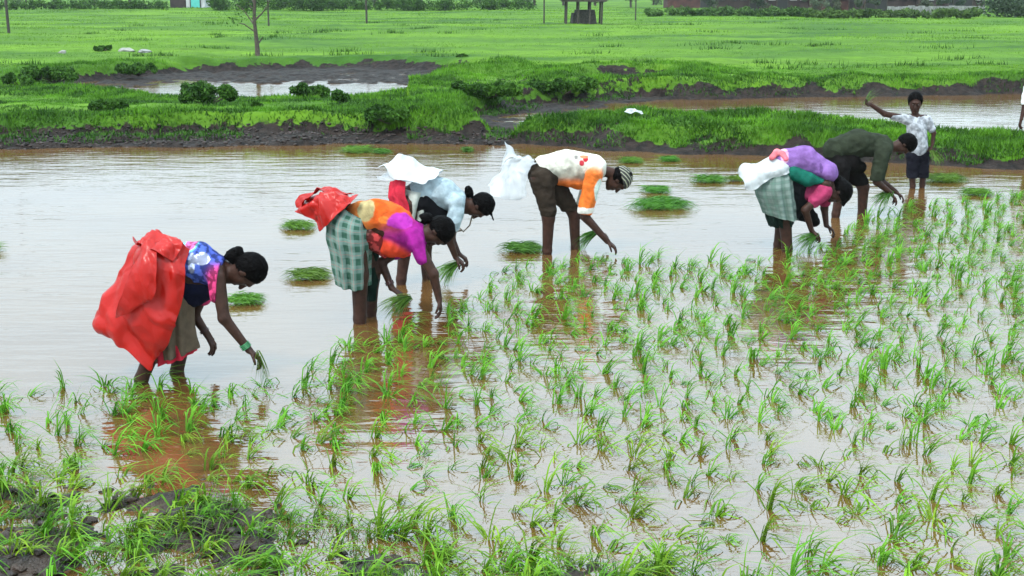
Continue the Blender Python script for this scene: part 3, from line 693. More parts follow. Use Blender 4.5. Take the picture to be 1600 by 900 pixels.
def hand_prims(w, d, n, curl=.5, side=1, sc_=1.0):
    """w wrist, d towards the fingertips, n palm normal, side +1/-1 puts the thumb"""
    d = Vector(d).normalized(); n = Vector(n); n = (n - d * n.dot(d)).normalized(); l = d.cross(n) * side; w = Vector(w); P = []
    for q in (-.026, -.009, .009, .026): P.append(cap(w + l * q * .45 * sc_, w + d * .082 * sc_ + l * q * sc_, .015 * sc_, .0125 * sc_, k=.012))
    for q, ln, sp_ in ((-.030, .070, -.20), (-.010, .080, -.06), (.011, .075, .08), (.031, .058, .24)):
        a = w + d * .084 * sc_ + l * q * sc_; dd = (d + l * sp_).normalized(); c0 = curl * random.uniform(.8, 1.2); ang = 0; r = .0092 * sc_
        for j, fr in enumerate((.42, .32, .26)):
            ang += c0; b = a + (dd * math.cos(ang) + n * math.sin(ang)) * ln * fr * 1.05 * sc_; P.append(cap(a, b, r, r * .92, k=.003)); a = b; r *= .92
    a = w + d * .022 * sc_ - l * .022 * sc_; b = a + (d * .62 - l * .72 + n * .25).normalized() * .038 * sc_; c = b + (d * .85 - l * .25 + n * .5).normalized() * .030 * sc_; e = c + (d * .8 + l * .1 + n * .6).normalized() * .024 * sc_
    P += [cap(a, b, .013 * sc_, .011 * sc_, k=.01), cap(b, c, .011 * sc_, .0095 * sc_, k=.003), cap(c, e, .0095 * sc_, .008 * sc_, k=.003)]
    return P
def foot_prims(a, toe, sc_=1.0):
    a = Vector(a); toe = Vector(toe).normalized()
    return [cap(a - toe * .03 + Vector((0, 0, -.035)), a + toe * .15 * sc_ + Vector((0, 0, -.055)), .036 * sc_, .022 * sc_, k=.03)]

def catmull(P, n):
    P = np.asarray(P, float); m = len(P); out = []
    for t in np.linspace(0, m - 1 - 1e-9, n):
        i = int(t); f = t - i; a, b, c, d = P[max(i - 1, 0)], P[i], P[min(i + 1, m - 1)], P[min(i + 2, m - 1)]
        out.append(.5 * ((2 * b) + (c - a) * f + (2 * a - 5 * b + 4 * c - d) * f * f + (3 * b - a - 3 * c + d) * f ** 3))
    return np.array(out)
def sheet(name, rows, material, parent, origin, nu=70, nv=70, crumple=.02, cs=7, thick=.003, seed=0, ragged=0, uvs=(1, 1)):
    """free hanging sheet through rows of 3D points, creased"""
    Gd = np.array([catmull([tuple(p) for p in r], nu) for r in rows]); Gd = np.array([catmull(Gd[:, j], nv) for j in range(nu)])      # nu, nv, 3
    P = Gd.reshape(-1, 3); du = np.gradient(Gd, axis=0); dv = np.gradient(Gd, axis=1); N_ = np.cross(du, dv); N_ /= np.linalg.norm(N_, axis=2)[..., None] + 1e-9; N_ = N_.reshape(-1, 3)
    rg = np.random.default_rng(seed); wob = .3 * vn(P, cs * .6, seed); area = float((np.linalg.norm(np.cross(du, dv), axis=2)).sum())
    for lv, (mul, am) in enumerate(((.45, 1.0), (1.6, .5), (5.0, .22))):
        k = int(np.clip(area * cs * cs * mul, 4, 260)); sd0 = P[rg.integers(0, len(P), k)]; th0 = rg.uniform(0, 3.14, k)
        Q = P + .03 * np.stack([vn(P, 7, 3), vn(P, 7, 4), vn(P, 7, 5)], 1); best = np.full(len(P), 9.)
        for i in range(k):
            d_ = Q - sd0[i]; st_ = np.array([1.0, 1.0, .55 + .4 * math.cos(th0[i])]); sh = d_ * st_; sh[:, 0] += .35 * math.sin(th0[i]) * d_[:, 2]
            best = np.minimum(best, np.sqrt((sh ** 2).sum(1) + 2e-5))
        wob = wob + am * (best / (best.mean() * 2) - .5) * 2.2 * (1 if lv != 1 else -1)
    V = P + N_ * (wob * crumple)[:, None]
    if ragged:
        u = np.repeat(np.linspace(0, 1, nu), nv); v = np.tile(np.linspace(0, 1, nv), nu); e = sstep(.12, 0, np.minimum(np.minimum(u, 1 - u), 1 - v)); V += (ragged * e)[:, None] * np.stack([vn(P, 14, 21), vn(P, 14, 22), vn(P, 14, 23)], 1)
    id_ = np.arange(nu * nv).reshape(nu, nv); Fq = np.stack([id_[:-1, :-1].ravel(), id_[1:, :-1].ravel(), id_[1:, 1:].ravel(), id_[:-1, 1:].ravel()], 1)
    uv = np.stack([np.repeat(np.linspace(0, uvs[0], nu), nv), np.tile(np.linspace(0, uvs[1], nv), nu)], 1)
    o = mesh_np(name, V - np.array(origin), Fq, [material], parent, uv=uv)
    md = o.modifiers.new('thickness', 'SOLIDIFY'); md.thickness = thick; md.offset = 0
    return o
def skirt(name, secs, material, parent, origin, nu=110, nv=60, folds=9, famp=.016, thick=.004, seed=0, uvs=(4, 3), crease=.010):
    """tube of cloth: secs = (centre, half vector along x-ish, half depth) from waist to hem"""
    C = catmull([tuple(s_[0]) for s_ in secs], nv); A = catmull([tuple(s_[1]) for s_ in secs], nv); Bd = catmull([(s_[2], 0, 0) for s_ in secs], nv)[:, 0]
    th = np.linspace(0, 2 * math.pi, nu, endpoint=False); v = np.linspace(0, 1, nv)
    rs_ = 1 + famp / .15 * (.25 + v[None, :]) * (np.sin(folds * th[:, None] + 2.0 * np.sin(2 * th[:, None] + seed) + .9 * v[None, :]) + .45 * np.sin((folds * 2 + 1) * th[:, None] + seed * 1.7))
    P = C[None] + (np.cos(th)[:, None] * rs_)[..., None] * A[None] + (np.sin(th)[:, None] * rs_)[..., None] * (Bd[:, None] * np.array([0, 1, 0])[None])[None]
    Pf = P.reshape(-1, 3); rad = (P - C[None]); rad /= np.linalg.norm(rad, axis=2)[..., None] + 1e-9; Pf = Pf + rad.reshape(-1, 3) * (crease * fbm(Pf, 9, seed + 2, 3))[:, None]
    id_ = np.arange(nu * nv).reshape(nu, nv); nx_ = np.roll(id_, -1, 0); Fq = np.stack([id_[:, :-1].ravel(), nx_[:, :-1].ravel(), nx_[:, 1:].ravel(), id_[:, 1:].ravel()], 1)
    uv = np.stack([np.repeat(np.linspace(0, uvs[0], nu), nv), np.tile(np.linspace(0, uvs[1], nv), nu)], 1)
    o = mesh_np(name, Pf - np.array(origin), Fq, [material], parent, uv=uv)
    md = o.modifiers.new('thickness', 'SOLIDIFY'); md.thickness = thick; md.offset = 0
    return o

def plaid(name, c_base, c_band, c_line, su=7, sv=7):
    m = bpy.data.materials.new(name); m.use_nodes = True; N, L = m.node_tree.nodes, m.node_tree.links; b = N['Principled BSDF']; b.inputs['Roughness'].default_value = .85; b.inputs['Specular IOR Level'].default_value = .05
    uv = N.new('ShaderNodeUVMap'); sx = N.new('ShaderNodeSeparateXYZ'); L.new(uv.outputs[0], sx.inputs[0])
    def band(sock, sc_, lo, hi, ph=0):
        a = N.new('ShaderNodeMath'); a.operation = 'MULTIPLY_ADD'; a.inputs[1].default_value = sc_; a.inputs[2].default_value = ph; L.new(sock, a.inputs[0])
        f = N.new('ShaderNodeMath'); f.operation = 'FRACT'; L.new(a.outputs[0], f.inputs[0])
        r = N.new('ShaderNodeMapRange'); r.inputs[1].default_value = lo; r.inputs[2].default_value = hi; r.interpolation_type = 'SMOOTHSTEP'
        t = N.new('ShaderNodeMath'); t.operation = 'PINGPONG'; t.inputs[1].default_value = .5; L.new(f.outputs[0], t.inputs[0]); L.new(t.outputs[0], r.inputs[0]); return r.outputs[0]
    def mixc(f, a, c):
        x_ = N.new('ShaderNodeMix'); x_.data_type = 'RGBA'; L.new(f, x_.inputs[0]); (L.new(a, x_.inputs[6]) if not isinstance(a, tuple) else setattr(x_.inputs[6], 'default_value', (*a, 1)))
        x_.inputs[7].default_value = (*c, 1); return x_.outputs[2]
    def half(s_):
        q = N.new('ShaderNodeMath'); q.operation = 'MULTIPLY'; q.inputs[1].default_value = .55; L.new(s_, q.inputs[0]); return q.outputs[0]
    c = mixc(half(band(sx.outputs[0], su, .22, .26)), c_base, c_band); c = mixc(half(band(sx.outputs[1], sv, .22, .26)), c, c_band)
    c = mixc(half(band(sx.outputs[0], su, .455, .48)), c, c_line); c = mixc(half(band(sx.outputs[1], sv, .455, .48)), c, c_line)
    L.new(c, b.inputs['Base Color'])
    t = N.new('ShaderNodeTexCoord'); n2 = N.new('ShaderNodeTexNoise'); n2.inputs['Scale'].default_value = 14; L.new(t.outputs['Object'], n2.inputs['Vector']); bp = N.new('ShaderNodeBump'); bp.inputs['Distance'].default_value = .012; L.new(n2.outputs[0], bp.inputs['Height']); L.new(bp.outputs[0], b.inputs['Normal'])
    return m
M['plaid_green'] = plaid('green_plaid', (.035, .085, .060), (.17, .24, .21), (.26, .16, .14), 3, 2.4)
M['plaid_grey'] = plaid('grey_green_plaid', (.15, .19, .17), (.07, .11, .09), (.09, .17, .13), 3, 2.4)
M['khaki'] = mat('khaki_cloth', (.10, .072, .05), .9, .2, 12, .01, 18, spec=.05)
M['dark_green_cloth'] = mat('dark_green_cloth', (.008, .017, .013), .9, .2, 12, .01, 18, spec=.05)
M['black_cloth'] = mat('black_cloth', (.014, .012, .014), .9, .2, 12, .01, 18, spec=.05)
M['grey_cloth'] = mat('grey_white_cloth', (.30, .31, .28), .9, .2, 8, .01, 18, spec=.05)
M['pinkred_cloth'] = mat('red_cloth', (.42, .022, .04), .85, .2, 10, .01, 18, spec=.05)
def plastic(name, col, rough=.32, trans=.25, clear=0, var=.12):
    m = mat(name, col, rough, var, 5, .010, 9, spec=.32, trans=trans)
    if clear:
        N, L = m.node_tree.nodes, m.node_tree.links; out = N['Material Output']; src = out.inputs[0].links[0].from_socket
        tr = N.new('ShaderNodeBsdfTransparent'); ms = N.new('ShaderNodeMixShader'); ms.inputs[0].default_value = clear; L.new(src, ms.inputs[1]); L.new(tr.outputs[0], ms.inputs[2]); L.new(ms.outputs[0], out.inputs[0])
    return m
M['red_plastic'] = plastic('red_plastic', (.40, .010, .006), .30, .25)
M['white_plastic'] = plastic('white_plastic', (.60, .62, .63), .35, .35, .12, .05)
M['clear_plastic'] = plastic('clear_plastic', (.62, .64, .66), .3, .4, .52, .08)
M['bangle'] = mat('glass_bangle', (.03, .16, .06), .2, .1, 5)
M['bangle_dark'] = mat('dark_bangle', (.05, .02, .02), .25, .1, 5)
M['beads'] = mat('beads', (.14, .10, .07), .4, .3, 40)

class Fig:
    def __init__(s, px, py, label, name='person'):
        s.b = G(px, py, 0); s.b.z = -.12; s.Y = s.b.y; s.root = empty(name, s.b); tag(s.root, label, 'person', 'people planting rice'); s.o = s.b
    def __call__(s, px, py, dy=0.0): return D(px, py, s.Y + dy)
    def limb(s, pts, rad, col=None, k=.02):
        q = [s(*p) for p in pts]; return [cap(q[i], q[i + 1], rad[i], rad[i + 1], col, k) for i in range(len(q) - 1)]
    def leg(s, pts, rad, toe=(1, 0, 0)):
        q = [s(*p) for p in pts]; d = (q[-1] - q[-2]).normalized(); end = q[-1].copy(); a = Vector((end.x + d.x * .05, end.y, -.075))
        L_ = [cap(q[i], q[i + 1], rad[i], rad[i + 1], None, .03) for i in range(len(q) - 1)]; return L_ + [cap(end, a, rad[-1], rad[-1] * .9)] + foot_prims(a, toe)
    def body(s, prims, h=.0052): return surf('body', prims, h, M['skin'], s.root, s.o)
    def garment(s, name, prims, h=.008, m='cloth', **kw): return surf(name, prims, h, M[m] if isinstance(m, str) else m, s.root, s.o, **kw)
    def hair(s, c, f, u, sc_=1.0, extra=(), m='hair', name='hair', cut=True, **kw):
        p, cu = hair_prims(c, f, u, sc_, extra); return surf(name, p, .005, M[m] if isinstance(m, str) else m, s.root, s.o, cuts=cu if cut and not extra else cu, fold=.006, fscale=(38, 38, 38), **kw)
    def eyes(s, c, f, u, sc_=1.0):
        sc_ = sc_ * 1.10
        f, u, q = frame_of(f, u)
        for sg in (-1, 1):
            mb = MB(); p = Vector(c) + f * .080 * sc_ + u * .008 + q * sg * .030 * sc_; mb.tube([p - f * .006, p - f * .002, p + f * .003, p + f * .006], [.003, .008, .007, .002], 8); mb.build('eye', M['eye'], s.root, True, s.o)
    def ring(s, c, axis, r, w, m, name='bangle', tube=.005):
        a = Vector(axis).normalized(); e = a.orthogonal().normalized(); f = a.cross(e); mb = MB(); c = Vector(c)
        for k in range(w):
            pts = [c + a * (k - w / 2) * tube * 2 + (e * math.cos(t) + f * math.sin(t)) * r for t in np.linspace(0, 2 * math.pi, 17)]; mb.tube(pts, tube, 5)
        return mb.build(name, M[m], s.root, True, s.o)

# ---------------------------------------------------------------- bundles of seedlings
M['rice'] = mat('rice_seedling', (.048, .145, .009), .5, col2=(.135, .31, .016), scale=7, trans=.3, rnd=.28, spec=.15)
M['rice_bundle'] = mat('rice_bundle', (.026, .085, .008), .55, col2=(.075, .21, .016), scale=9, trans=.3, rnd=.15, spec=.3)
def bundle_mesh(n, length, radius, seed, spread=.35, width=.0075, flat=.5, heap=False):
    """blades gathered at the root end (origin) and fanning along +x"""
    rng = np.random.default_rng(seed); V = []; F = []; seg = 5
    for i in range(n):
        a = rng.uniform(0, 6.3); q = math.sqrt(rng.random()); p = np.array([rng.uniform(-.03, .05), math.cos(a) * radius * q * .55, math.sin(a) * radius * q * flat * .55]); d = np.array([1, math.cos(a) * q * spread + rng.normal() * .08, math.sin(a) * q * spread * flat + rng.normal() * .05 + .08])
        if heap:
            p = np.array([rng.uniform(.05, .75) * length, rng.normal() * radius * .55, rng.uniform(0, .04) + .10 * length * rng.random() ** 1.5]); d = np.array([rng.choice([1, 1, 1, -1]), rng.normal() * .55, rng.uniform(-.05, .5)])
        d /= np.linalg.norm(d); w_ = np.cross(d, rng.normal(size=3)); w_ /= np.linalg.norm(w_); ln = length * rng.uniform(.65, 1.1) * (.5 if heap else 1); k = len(V)
        for j in range(seg + 1):
            ww = width * .5 * (1 - j / seg * .85); V.append(p - w_ * ww); V.append(p + w_ * ww); p = p + d * ln / seg; d = d + np.array([0, rng.normal() * .06, -.13 - rng.random() * (.25 if heap else .08)]); d /= np.linalg.norm(d)
        for j in range(seg): F.append((k + 2 * j, k + 2 * j + 1, k + 2 * j + 3, k + 2 * j + 2))
    V = np.array(V); return V, np.array(F)
def bundle(loc, heading, pitch, label, n=220, length=.42, radius=.09, seed=1, name='seedling_bundle', flat=.6, clip=None, spread=.35, group='cut bundles of rice seedlings', heap=False):
    V, F = bundle_mesh(n, length, radius, seed, spread, flat=flat, heap=heap)
    if clip is not None: V[:, 2] = np.maximum(V[:, 2], clip + .004 * vn(V, 20, 1))
    o = mesh_np(name, V, F, [M['rice_bundle']], smooth=False); o.location = loc; o.rotation_euler = (0, pitch, heading)
    return tag(o, label, 'seedling bundle', group)

# ================================================================ PEOPLE
BLUE, NAVY, PINK = (.035, .050, .22), (.007, .008, .020), (.36, .03, .10)
# ---- woman with the red plastic sheet
f = Fig(255, 590, 'woman bending over in a big red plastic sheet and blue printed blouse, at the left')
hc = f(384, 424, -.02); hf = f(378, 520, -.03) - hc; hu = f(450, 428, 0) - hc
prims = [cap(f(262, 425, 0), f(300, 420, 0), .125, .12, k=.06), cap(f(300, 420, 0), f(335, 425, 0), .12, .11, k=.06), cap(f(338, 425, -.13), f(338, 425, .13), .055, .055, k=.05),
         cap(f(342, 424, 0), f(366, 422, 0), .055, .05, k=.03)]
prims += head_prims(hc, hf, hu)
wr, wr2 = f(389, 547, -.20), f(324, 523, .18)
prims += f.limb([(340, 434, -.17), (350, 497, -.22), (389, 547, -.20)], [.050, .038, .025]) + f.limb([(325, 440, .16), (303, 492, .20), (324, 523, .18)], [.046, .036, .025])
prims += hand_prims(wr, f(412, 566, -.20) - wr, (-.3, -.2, -.9), .55, 1) + hand_prims(wr2, f(338, 548, .16) - wr2, (-.2, 0, -1), .45, -1)
prims += f.leg([(256, 440, -.10), (250, 520, -.12), (221, 592, -.12)], [.095, .06, .045]) + f.leg([(262, 440, .10), (288, 515, .12), (276, 582, .12)], [.095, .06, .045])
f.body(prims); f.eyes(hc, hf, hu)
f.hair(hc, hf, hu, 1.04, [cap(f(364, 399, 0), f(372, 394, 0), .045, .040, k=.02), cap(f(354, 410, 0), f(366, 402, 0), .045, .045, k=.03)])
f.garment('blouse', [cap(f(270, 412, 0), f(305, 412, 0), .135, .135, (.05, .09, .30), .05), cap(f(305, 410, 0), f(334, 424, 0), .132, .12, BLUE, .05),
    cap(f(336, 425, -.12), f(336, 425, .12), .075, .075, BLUE, .04), cap(f(340, 432, -.165), f(343, 462, -.19), .066, .060, PINK, .02), cap(f(326, 438, .155), f(318, 465, .17), .062, .058, PINK, .02)],
    m='printed', fold=.012, fscale=(14, 9, 8), cuts=[(f(351, 425, 0), (1, 0, -.1))], paints=[(f(286, 380, -.02), (.10, .2, .07), (.12, .42, .50)), (f(300, 378, 0), (.04, .2, .04), (.42, .08, .2)), (f(315, 405, -.12), (.05, .08, .04), (.45, .47, .62)), (f(300, 412, -.13), (.025, .06, .07), (.40, .42, .55))])
f.garment('sari_fold', [cap(f(285, 440, 0), f(318, 448, 0), .125, .10, NAVY, .05), cap(f(290, 458, 0), f(305, 466, 0), .10, .06, NAVY, .05)], fold=.016, fscale=(16, 9, 7))
f_o = f.o
skirt('skirt', [(f(262, 425), f(292, 418) - f(262, 425), .16), (f(268, 470), f(300, 466) - f(268, 470), .18), (f(270, 520), f(303, 514) - f(270, 520), .18), (f(274, 551), f(306, 543) - f(274, 551), .175)], M['khaki'], f.root, f.o, seed=2, folds=7)
skirt('petticoat', [(f(270, 500), f(296, 496) - f(270, 500), .16), (f(272, 540), f(300, 536) - f(272, 540), .165), (f(274, 557), f(303, 550) - f(274, 557), .17)], M['pinkred_cloth'], f.root, f.o, seed=3, folds=8)
rows = [[f(298, 388, -.16), f(282, 376, -.17), f(256, 366, -.12), f(236, 364, 0), f(250, 366, .14), f(276, 378, .18), f(292, 392, .18)],
        [f(290, 420, -.24), f(272, 415, -.26), f(234, 400, -.20), f(198, 392, -.02), f(226, 398, .18), f(262, 410, .24), f(286, 420, .22)],
        [f(288, 452, -.27), f(262, 452, -.29), f(218, 448, -.23), f(178, 440, -.02), f(212, 446, .2), f(256, 450, .26), f(282, 452, .23)],
        [f(280, 486, -.27), f(250, 492, -.29), f(206, 490, -.23), f(160, 482, -.02), f(200, 486, .2), f(244, 488, .25), f(268, 486, .22)],
        [f(262, 530, -.25), f(238, 536, -.27), f(198, 524, -.21), f(151, 506, -.02), f(190, 512, .18), f(226, 520, .22), f(246, 520, .2)],
        [f(247, 562, -.23), f(233, 582, -.24), f(204, 553, -.19), f(162, 520, -.02), f(190, 528, .16), f(216, 540, .19), f(232, 545, .18)]]
sheet('plastic_sheet', rows, M['red_plastic'], f.root, f.o, 150, 150, .036, 5.0, .003, 5, .008)
rows = [[f(222, 384, -.235), f(230, 374, -.22), f(242, 372, -.20)], [f(208, 415, -.29), f(226, 408, -.31), f(246, 402, -.30)], [f(196, 446, -.31), f(218, 440, -.335), f(246, 432, -.335)], [f(182, 478, -.30), f(208, 468, -.33), f(243, 456, -.335)], [f(171, 502, -.27), f(200, 490, -.315), f(238, 466, -.33)]]
sheet('sheet_flap', rows, M['red_plastic'], f.root, f.o, 60, 60, .020, 8, .003, 13, .006)
rows = [[f(276, 372, -.10), f(262, 364, -.08), f(246, 361, -.02), f(232, 366, .05)], [f(284, 384, -.2), f(262, 374, -.2), f(236, 372, -.1), f(214, 380, .02)], [f(270, 404, -.27), f(250, 398, -.26), f(226, 388, -.16), f(204, 374, 0)]]
sheet('sheet_knot', rows, M['red_plastic'], f.root, f.o, 50, 40, .03, 13, .003, 9, .01)
f.ring(f(384, 541, -.20), f(389, 547, -.20) - f(370, 522, -.21), .032, 4, 'bangle')
f.ring(f(320, 518, .185), f(324, 523, .18) - f(310, 502, .19), .031, 2, 'bangle_dark')
bundle(f(404, 553, -.22), R(-60), R(60), 'few seedlings held in the hand of the woman in the red plastic sheet', 26, .20, .02, 50, group=None)

# ---- woman in green plaid and magenta
f = Fig(566, 500, 'woman bending in green plaid skirt and orange and magenta sari, red bundle at her waist')
ORA, MAG = (.52, .07, .010), (.22, .012, .16)
hc = f(682, 362, .0); hf = f(668, 430, -.03) - hc; hu = f(735, 392, 0) - hc
prims = [cap(f(556, 345), f(600, 350), .10, .10, k=.05), cap(f(600, 350), f(645, 368), .115, .105, k=.05), cap(f(648, 372, -.14), f(648, 368, .14), .052, .052, k=.05), cap(f(655, 366), f(672, 364), .052, .05, k=.03)]
prims += head_prims(hc, hf, hu)
wr, wr2 = f(686, 468, -.20), f(612, 450, .06)
prims += f.limb([(652, 384, -.16), (677, 428, -.2), (686, 468, -.20)], [.052, .040, .026]) + f.limb([(628, 388, .12), (596, 410, .12), (612, 450, .06)], [.046, .036, .026])
prims += hand_prims(wr, f(691, 496, -.2) - wr, (-.8, 0, -.4), .4, 1) + hand_prims(wr2, f(640, 470, 0) - wr2, (-.3, 0, -1), .55, -1)
prims += f.leg([(556, 352, -.08), (562, 430, -.09), (562, 498, -.09)], [.085, .068, .05]) + f.leg([(560, 350, .10), (582, 425, .12), (580, 482, .12)], [.10, .06, .045])
f.body(prims); f.eyes(hc, hf, hu)
f.hair(hc, hf, hu, 1.05, [cap(f(662, 342, 0), f(668, 340, 0), .045, .04, k=.015)])
f.garment('sari', [cap(f(565, 340), f(598, 340), .128, .125, (.40, .12, .03), .05), cap(f(590, 336, -.02), f(618, 345, 0), .122, .125, ORA, .04), cap(f(612, 352), f(646, 370), .125, .118, MAG, .05),
    cap(f(648, 372, -.12), f(648, 370, .12), .072, .07, MAG, .04), cap(f(652, 382, -.155), f(662, 402, -.175), .070, .062, MAG, .02), cap(f(630, 385, .12), f(620, 396, .14), .06, .056, MAG, .02),
    cap(f(608, 385, -.03), f(628, 388, 0), .085, .075, (.55, .05, .02), .03)], m='cloth', fold=.013, fscale=(13, 9, 8), cuts=[(f(664, 364, 0), (.9, 0, .15))],
    paints=[(f(572, 328, -.1), (.07, .1, .10), (.34, .27, .13)), (f(585, 372, -.12), (.05, .1, .08), (.06, .05, .035)), (f(600, 343, -.12), (.05, .05, .035), (.62, .16, .03)), (f(628, 345, -.12), (.12, .10, .06), (.36, .03, .30))])
f.garment('waist_cloth', [cap(f(572, 365, -.02), f(592, 380, 0), .10, .075, (.05, .035, .03), .03), cap(f(586, 372, -.05), f(600, 392, 0), .07, .05, (.30, .03, .03), .03)], m='printed', fold=.014, fscale=(15, 10, 9))
skirt('skirt', [(f(552, 328), f(576, 342) - f(552, 328), .15), (f(545, 350), f(580, 358) - f(545, 350), .225), (f(550, 395), f(581, 398) - f(550, 395), .235), (f(553, 443), f(579, 446) - f(553, 443), .225)], M['plaid_green'], f.root, f.o, seed=4, folds=6, famp=.012)
skirt('underskirt', [(f(570, 380, .12), f(590, 380, .12) - f(570, 380, .12), .07), (f(578, 430, .12), f(592, 430, .12) - f(578, 430, .12), .07), (f(580, 468, .12), f(589, 468, .12) - f(580, 468, .12), .06)], M['dark_green_cloth'], f.root, f.o, seed=6, folds=4)
rows = [[f(560, 305, -.10), f(548, 303, -.02), f(545, 303, .06), f(548, 308, .14)], [f(548, 318, -.20), f(530, 304, -.12), f(518, 298, .02), f(524, 306, .16)], [f(528, 336, -.22), f(506, 316, -.16), f(488, 303, .0), f(500, 312, .15)],
        [f(512, 352, -.2), f(494, 332, -.16), f(474, 314, .0), f(486, 320, .12)], [f(500, 362, -.15), f(484, 346, -.10), f(468, 334, .0), f(478, 338, .08)]]
sheet('red_bundle', rows, M['red_plastic'], f.root, f.o, 70, 70, .045, 9, .003, 15, .02)
rows = [[f(552, 306, -.05), f(540, 302, .05)], [f(520, 300, -.05), f(505, 298, .08)], [f(478, 308, -.05), f(470, 312, .06)], [f(470, 322, -.06), f(466, 326, .03)]]
sheet('red_bundle_flap', rows, M['red_plastic'], f.root, f.o, 40, 50, .03, 12, .003, 19, .01)
f.ring(f(609, 443, .07), f(612, 450, .06) - f(600, 420, .10), .032, 3, 'bangle_dark')
bundle(f(638, 466, -.05), R(205), R(18), 'dark green seedling bunch gripped in the left hand of the woman in green plaid', 150, .26, .06, 51, spread=.8, group=None)

# ---- woman in pale blue shirt behind
f = Fig(640, 440, 'woman in a pale blue shirt bending behind the magenta sari, white plastic over her back')
PB = (.26, .32, .35)
hc = f(748, 322, 0); hf = f(738, 380, 0) - hc; hu = f(800, 330, 0) - hc
prims = [cap(f(650, 305), f(690, 305), .115, .11, k=.05), cap(f(690, 305), f(715, 318), .11, .1, k=.05), cap(f(716, 320, -.13), f(716, 316, .13), .052, .05, k=.05), cap(f(718, 318), f(738, 318), .05, .047, k=.03)]
prims += head_prims(hc, hf, hu, .96)
wr, wr2 = f(712, 402, -.14), f(716, 396, .14)
prims += f.limb([(712, 338, -.15), (702, 375, -.18), (712, 402, -.14)], [.048, .037, .025]) + f.limb([(712, 338, .13), (705, 372, .16), (716, 396, .14)], [.045, .036, .025])
prims += hand_prims(wr, f(734, 422, -.12) - wr, (-.3, .2, -1), .5, 1) + hand_prims(wr2, f(738, 412, .12) - wr2, (-.3, 0, -1), .55, -1)
prims += f.leg([(640, 320, -.09), (634, 380, -.10), (627, 436, -.1)], [.095, .062, .045]) + f.leg([(650, 320, .10), (664, 385, .12), (668, 440, .12)], [.095, .06, .045])
f.body(prims); f.eyes(hc, hf, hu, .96)
f.hair(hc, hf, hu, 1.02, [cap(f(733, 302, 0), f(732, 296, 0), .040, .034, k=.02), cap(f(766, 330, -.03), f(771, 344, -.03), .012, .005, k=.01)])
f.garment('shirt', [cap(f(658, 300), f(690, 300), .125, .125, PB, .05), cap(f(690, 302), f(713, 316), .125, .112, PB, .05), cap(f(714, 318, -.12), f(714, 316, .12), .075, .072, PB, .04), cap(f(713, 332, -.15), f(707, 352, -.165), .070, .064, PB, .02), cap(f(713, 332, .14), f(708, 350, .15), .068, .062, PB, .02)],
    fold=.015, fscale=(12, 9, 9), cuts=[(f(727, 318, 0), (1, 0, -.1))])
skirt('tunic_tail', [(f(652, 296), f(674, 300) - f(652, 296), .14), (f(648, 312), f(672, 316) - f(648, 312), .165), (f(646, 338), f(664, 342) - f(646, 338), .165)], M['grey_cloth'], f.root, f.o, seed=8, folds=6)
f.garment('dark_shawl', [cap(f(662, 318, -.06), f(690, 340, -.02), .10, .09, (.005, .005, .006), .04), cap(f(684, 340), f(692, 372), .095, .06, (.005, .005, .006), .04), cap(f(664, 320), f(670, 345), .09, .08, (.005, .005, .006), .04)], fold=.012, fscale=(14, 10, 9))
rows = [[f(634, 284, -.17), f(622, 281, -.15), f(612, 283, -.05), f(614, 286, .08)], [f(633, 305, -.19), f(620, 304, -.17), f(609, 305, -.04), f(612, 306, .1)], [f(640, 330, -.19), f(626, 330, -.18), f(613, 326, -.04), f(616, 326, .1)], [f(642, 400, -.17), f(628, 402, -.17), f(614, 402, -.04), f(616, 400, .1)]]
sheet('red_petticoat', rows, M['pinkred_cloth'], f.root, f.o, 50, 50, .015, 9, .004, 25)
rows = [[f(682, 270, -.13), f(692, 266, .02), f(690, 272, .16)], [f(662, 290, -.19), f(665, 258, .0), f(668, 276, .18)], [f(636, 284, -.2), f(640, 244, -.02), f(640, 262, .2)], [f(612, 278, -.16), f(628, 239, -.05), f(612, 262, .2)], [f(602, 262, -.14), f(606, 250, -.04), f(592, 268, .18)]]
sheet('plastic_sheet', rows, M['white_plastic'], f.root, f.o, 60, 60, .022, 7, .003, 31, .01)
rows = [[f(640, 282, .05), f(636, 268, .25)], [f(614, 284, .05), f(606, 268, .26)], [f(590, 284, .05), f(588, 270, .22)]]
sheet('plastic_corner', rows, M['clear_plastic'], f.root, f.o, 30, 40, .03, 10, .002, 35, .02)
mb = MB(); mb.tube([f(722, 336, -.06), f(716, 354, -.05), f(724, 362, -.02), f(734, 352, .03), f(738, 336, .05)], .0065, 6); mb.tube([f(720, 346, -.06), f(712, 362, -.04), f(722, 360, 0)], .008, 6); mb.build('necklace', M['beads'], f.root, True, f.o)
bundle(f(716, 412, -.10), R(200), R(28), 'green seedling bunch held by the woman in the pale blue shirt', 130, .25, .06, 52, spread=.8, group=None)

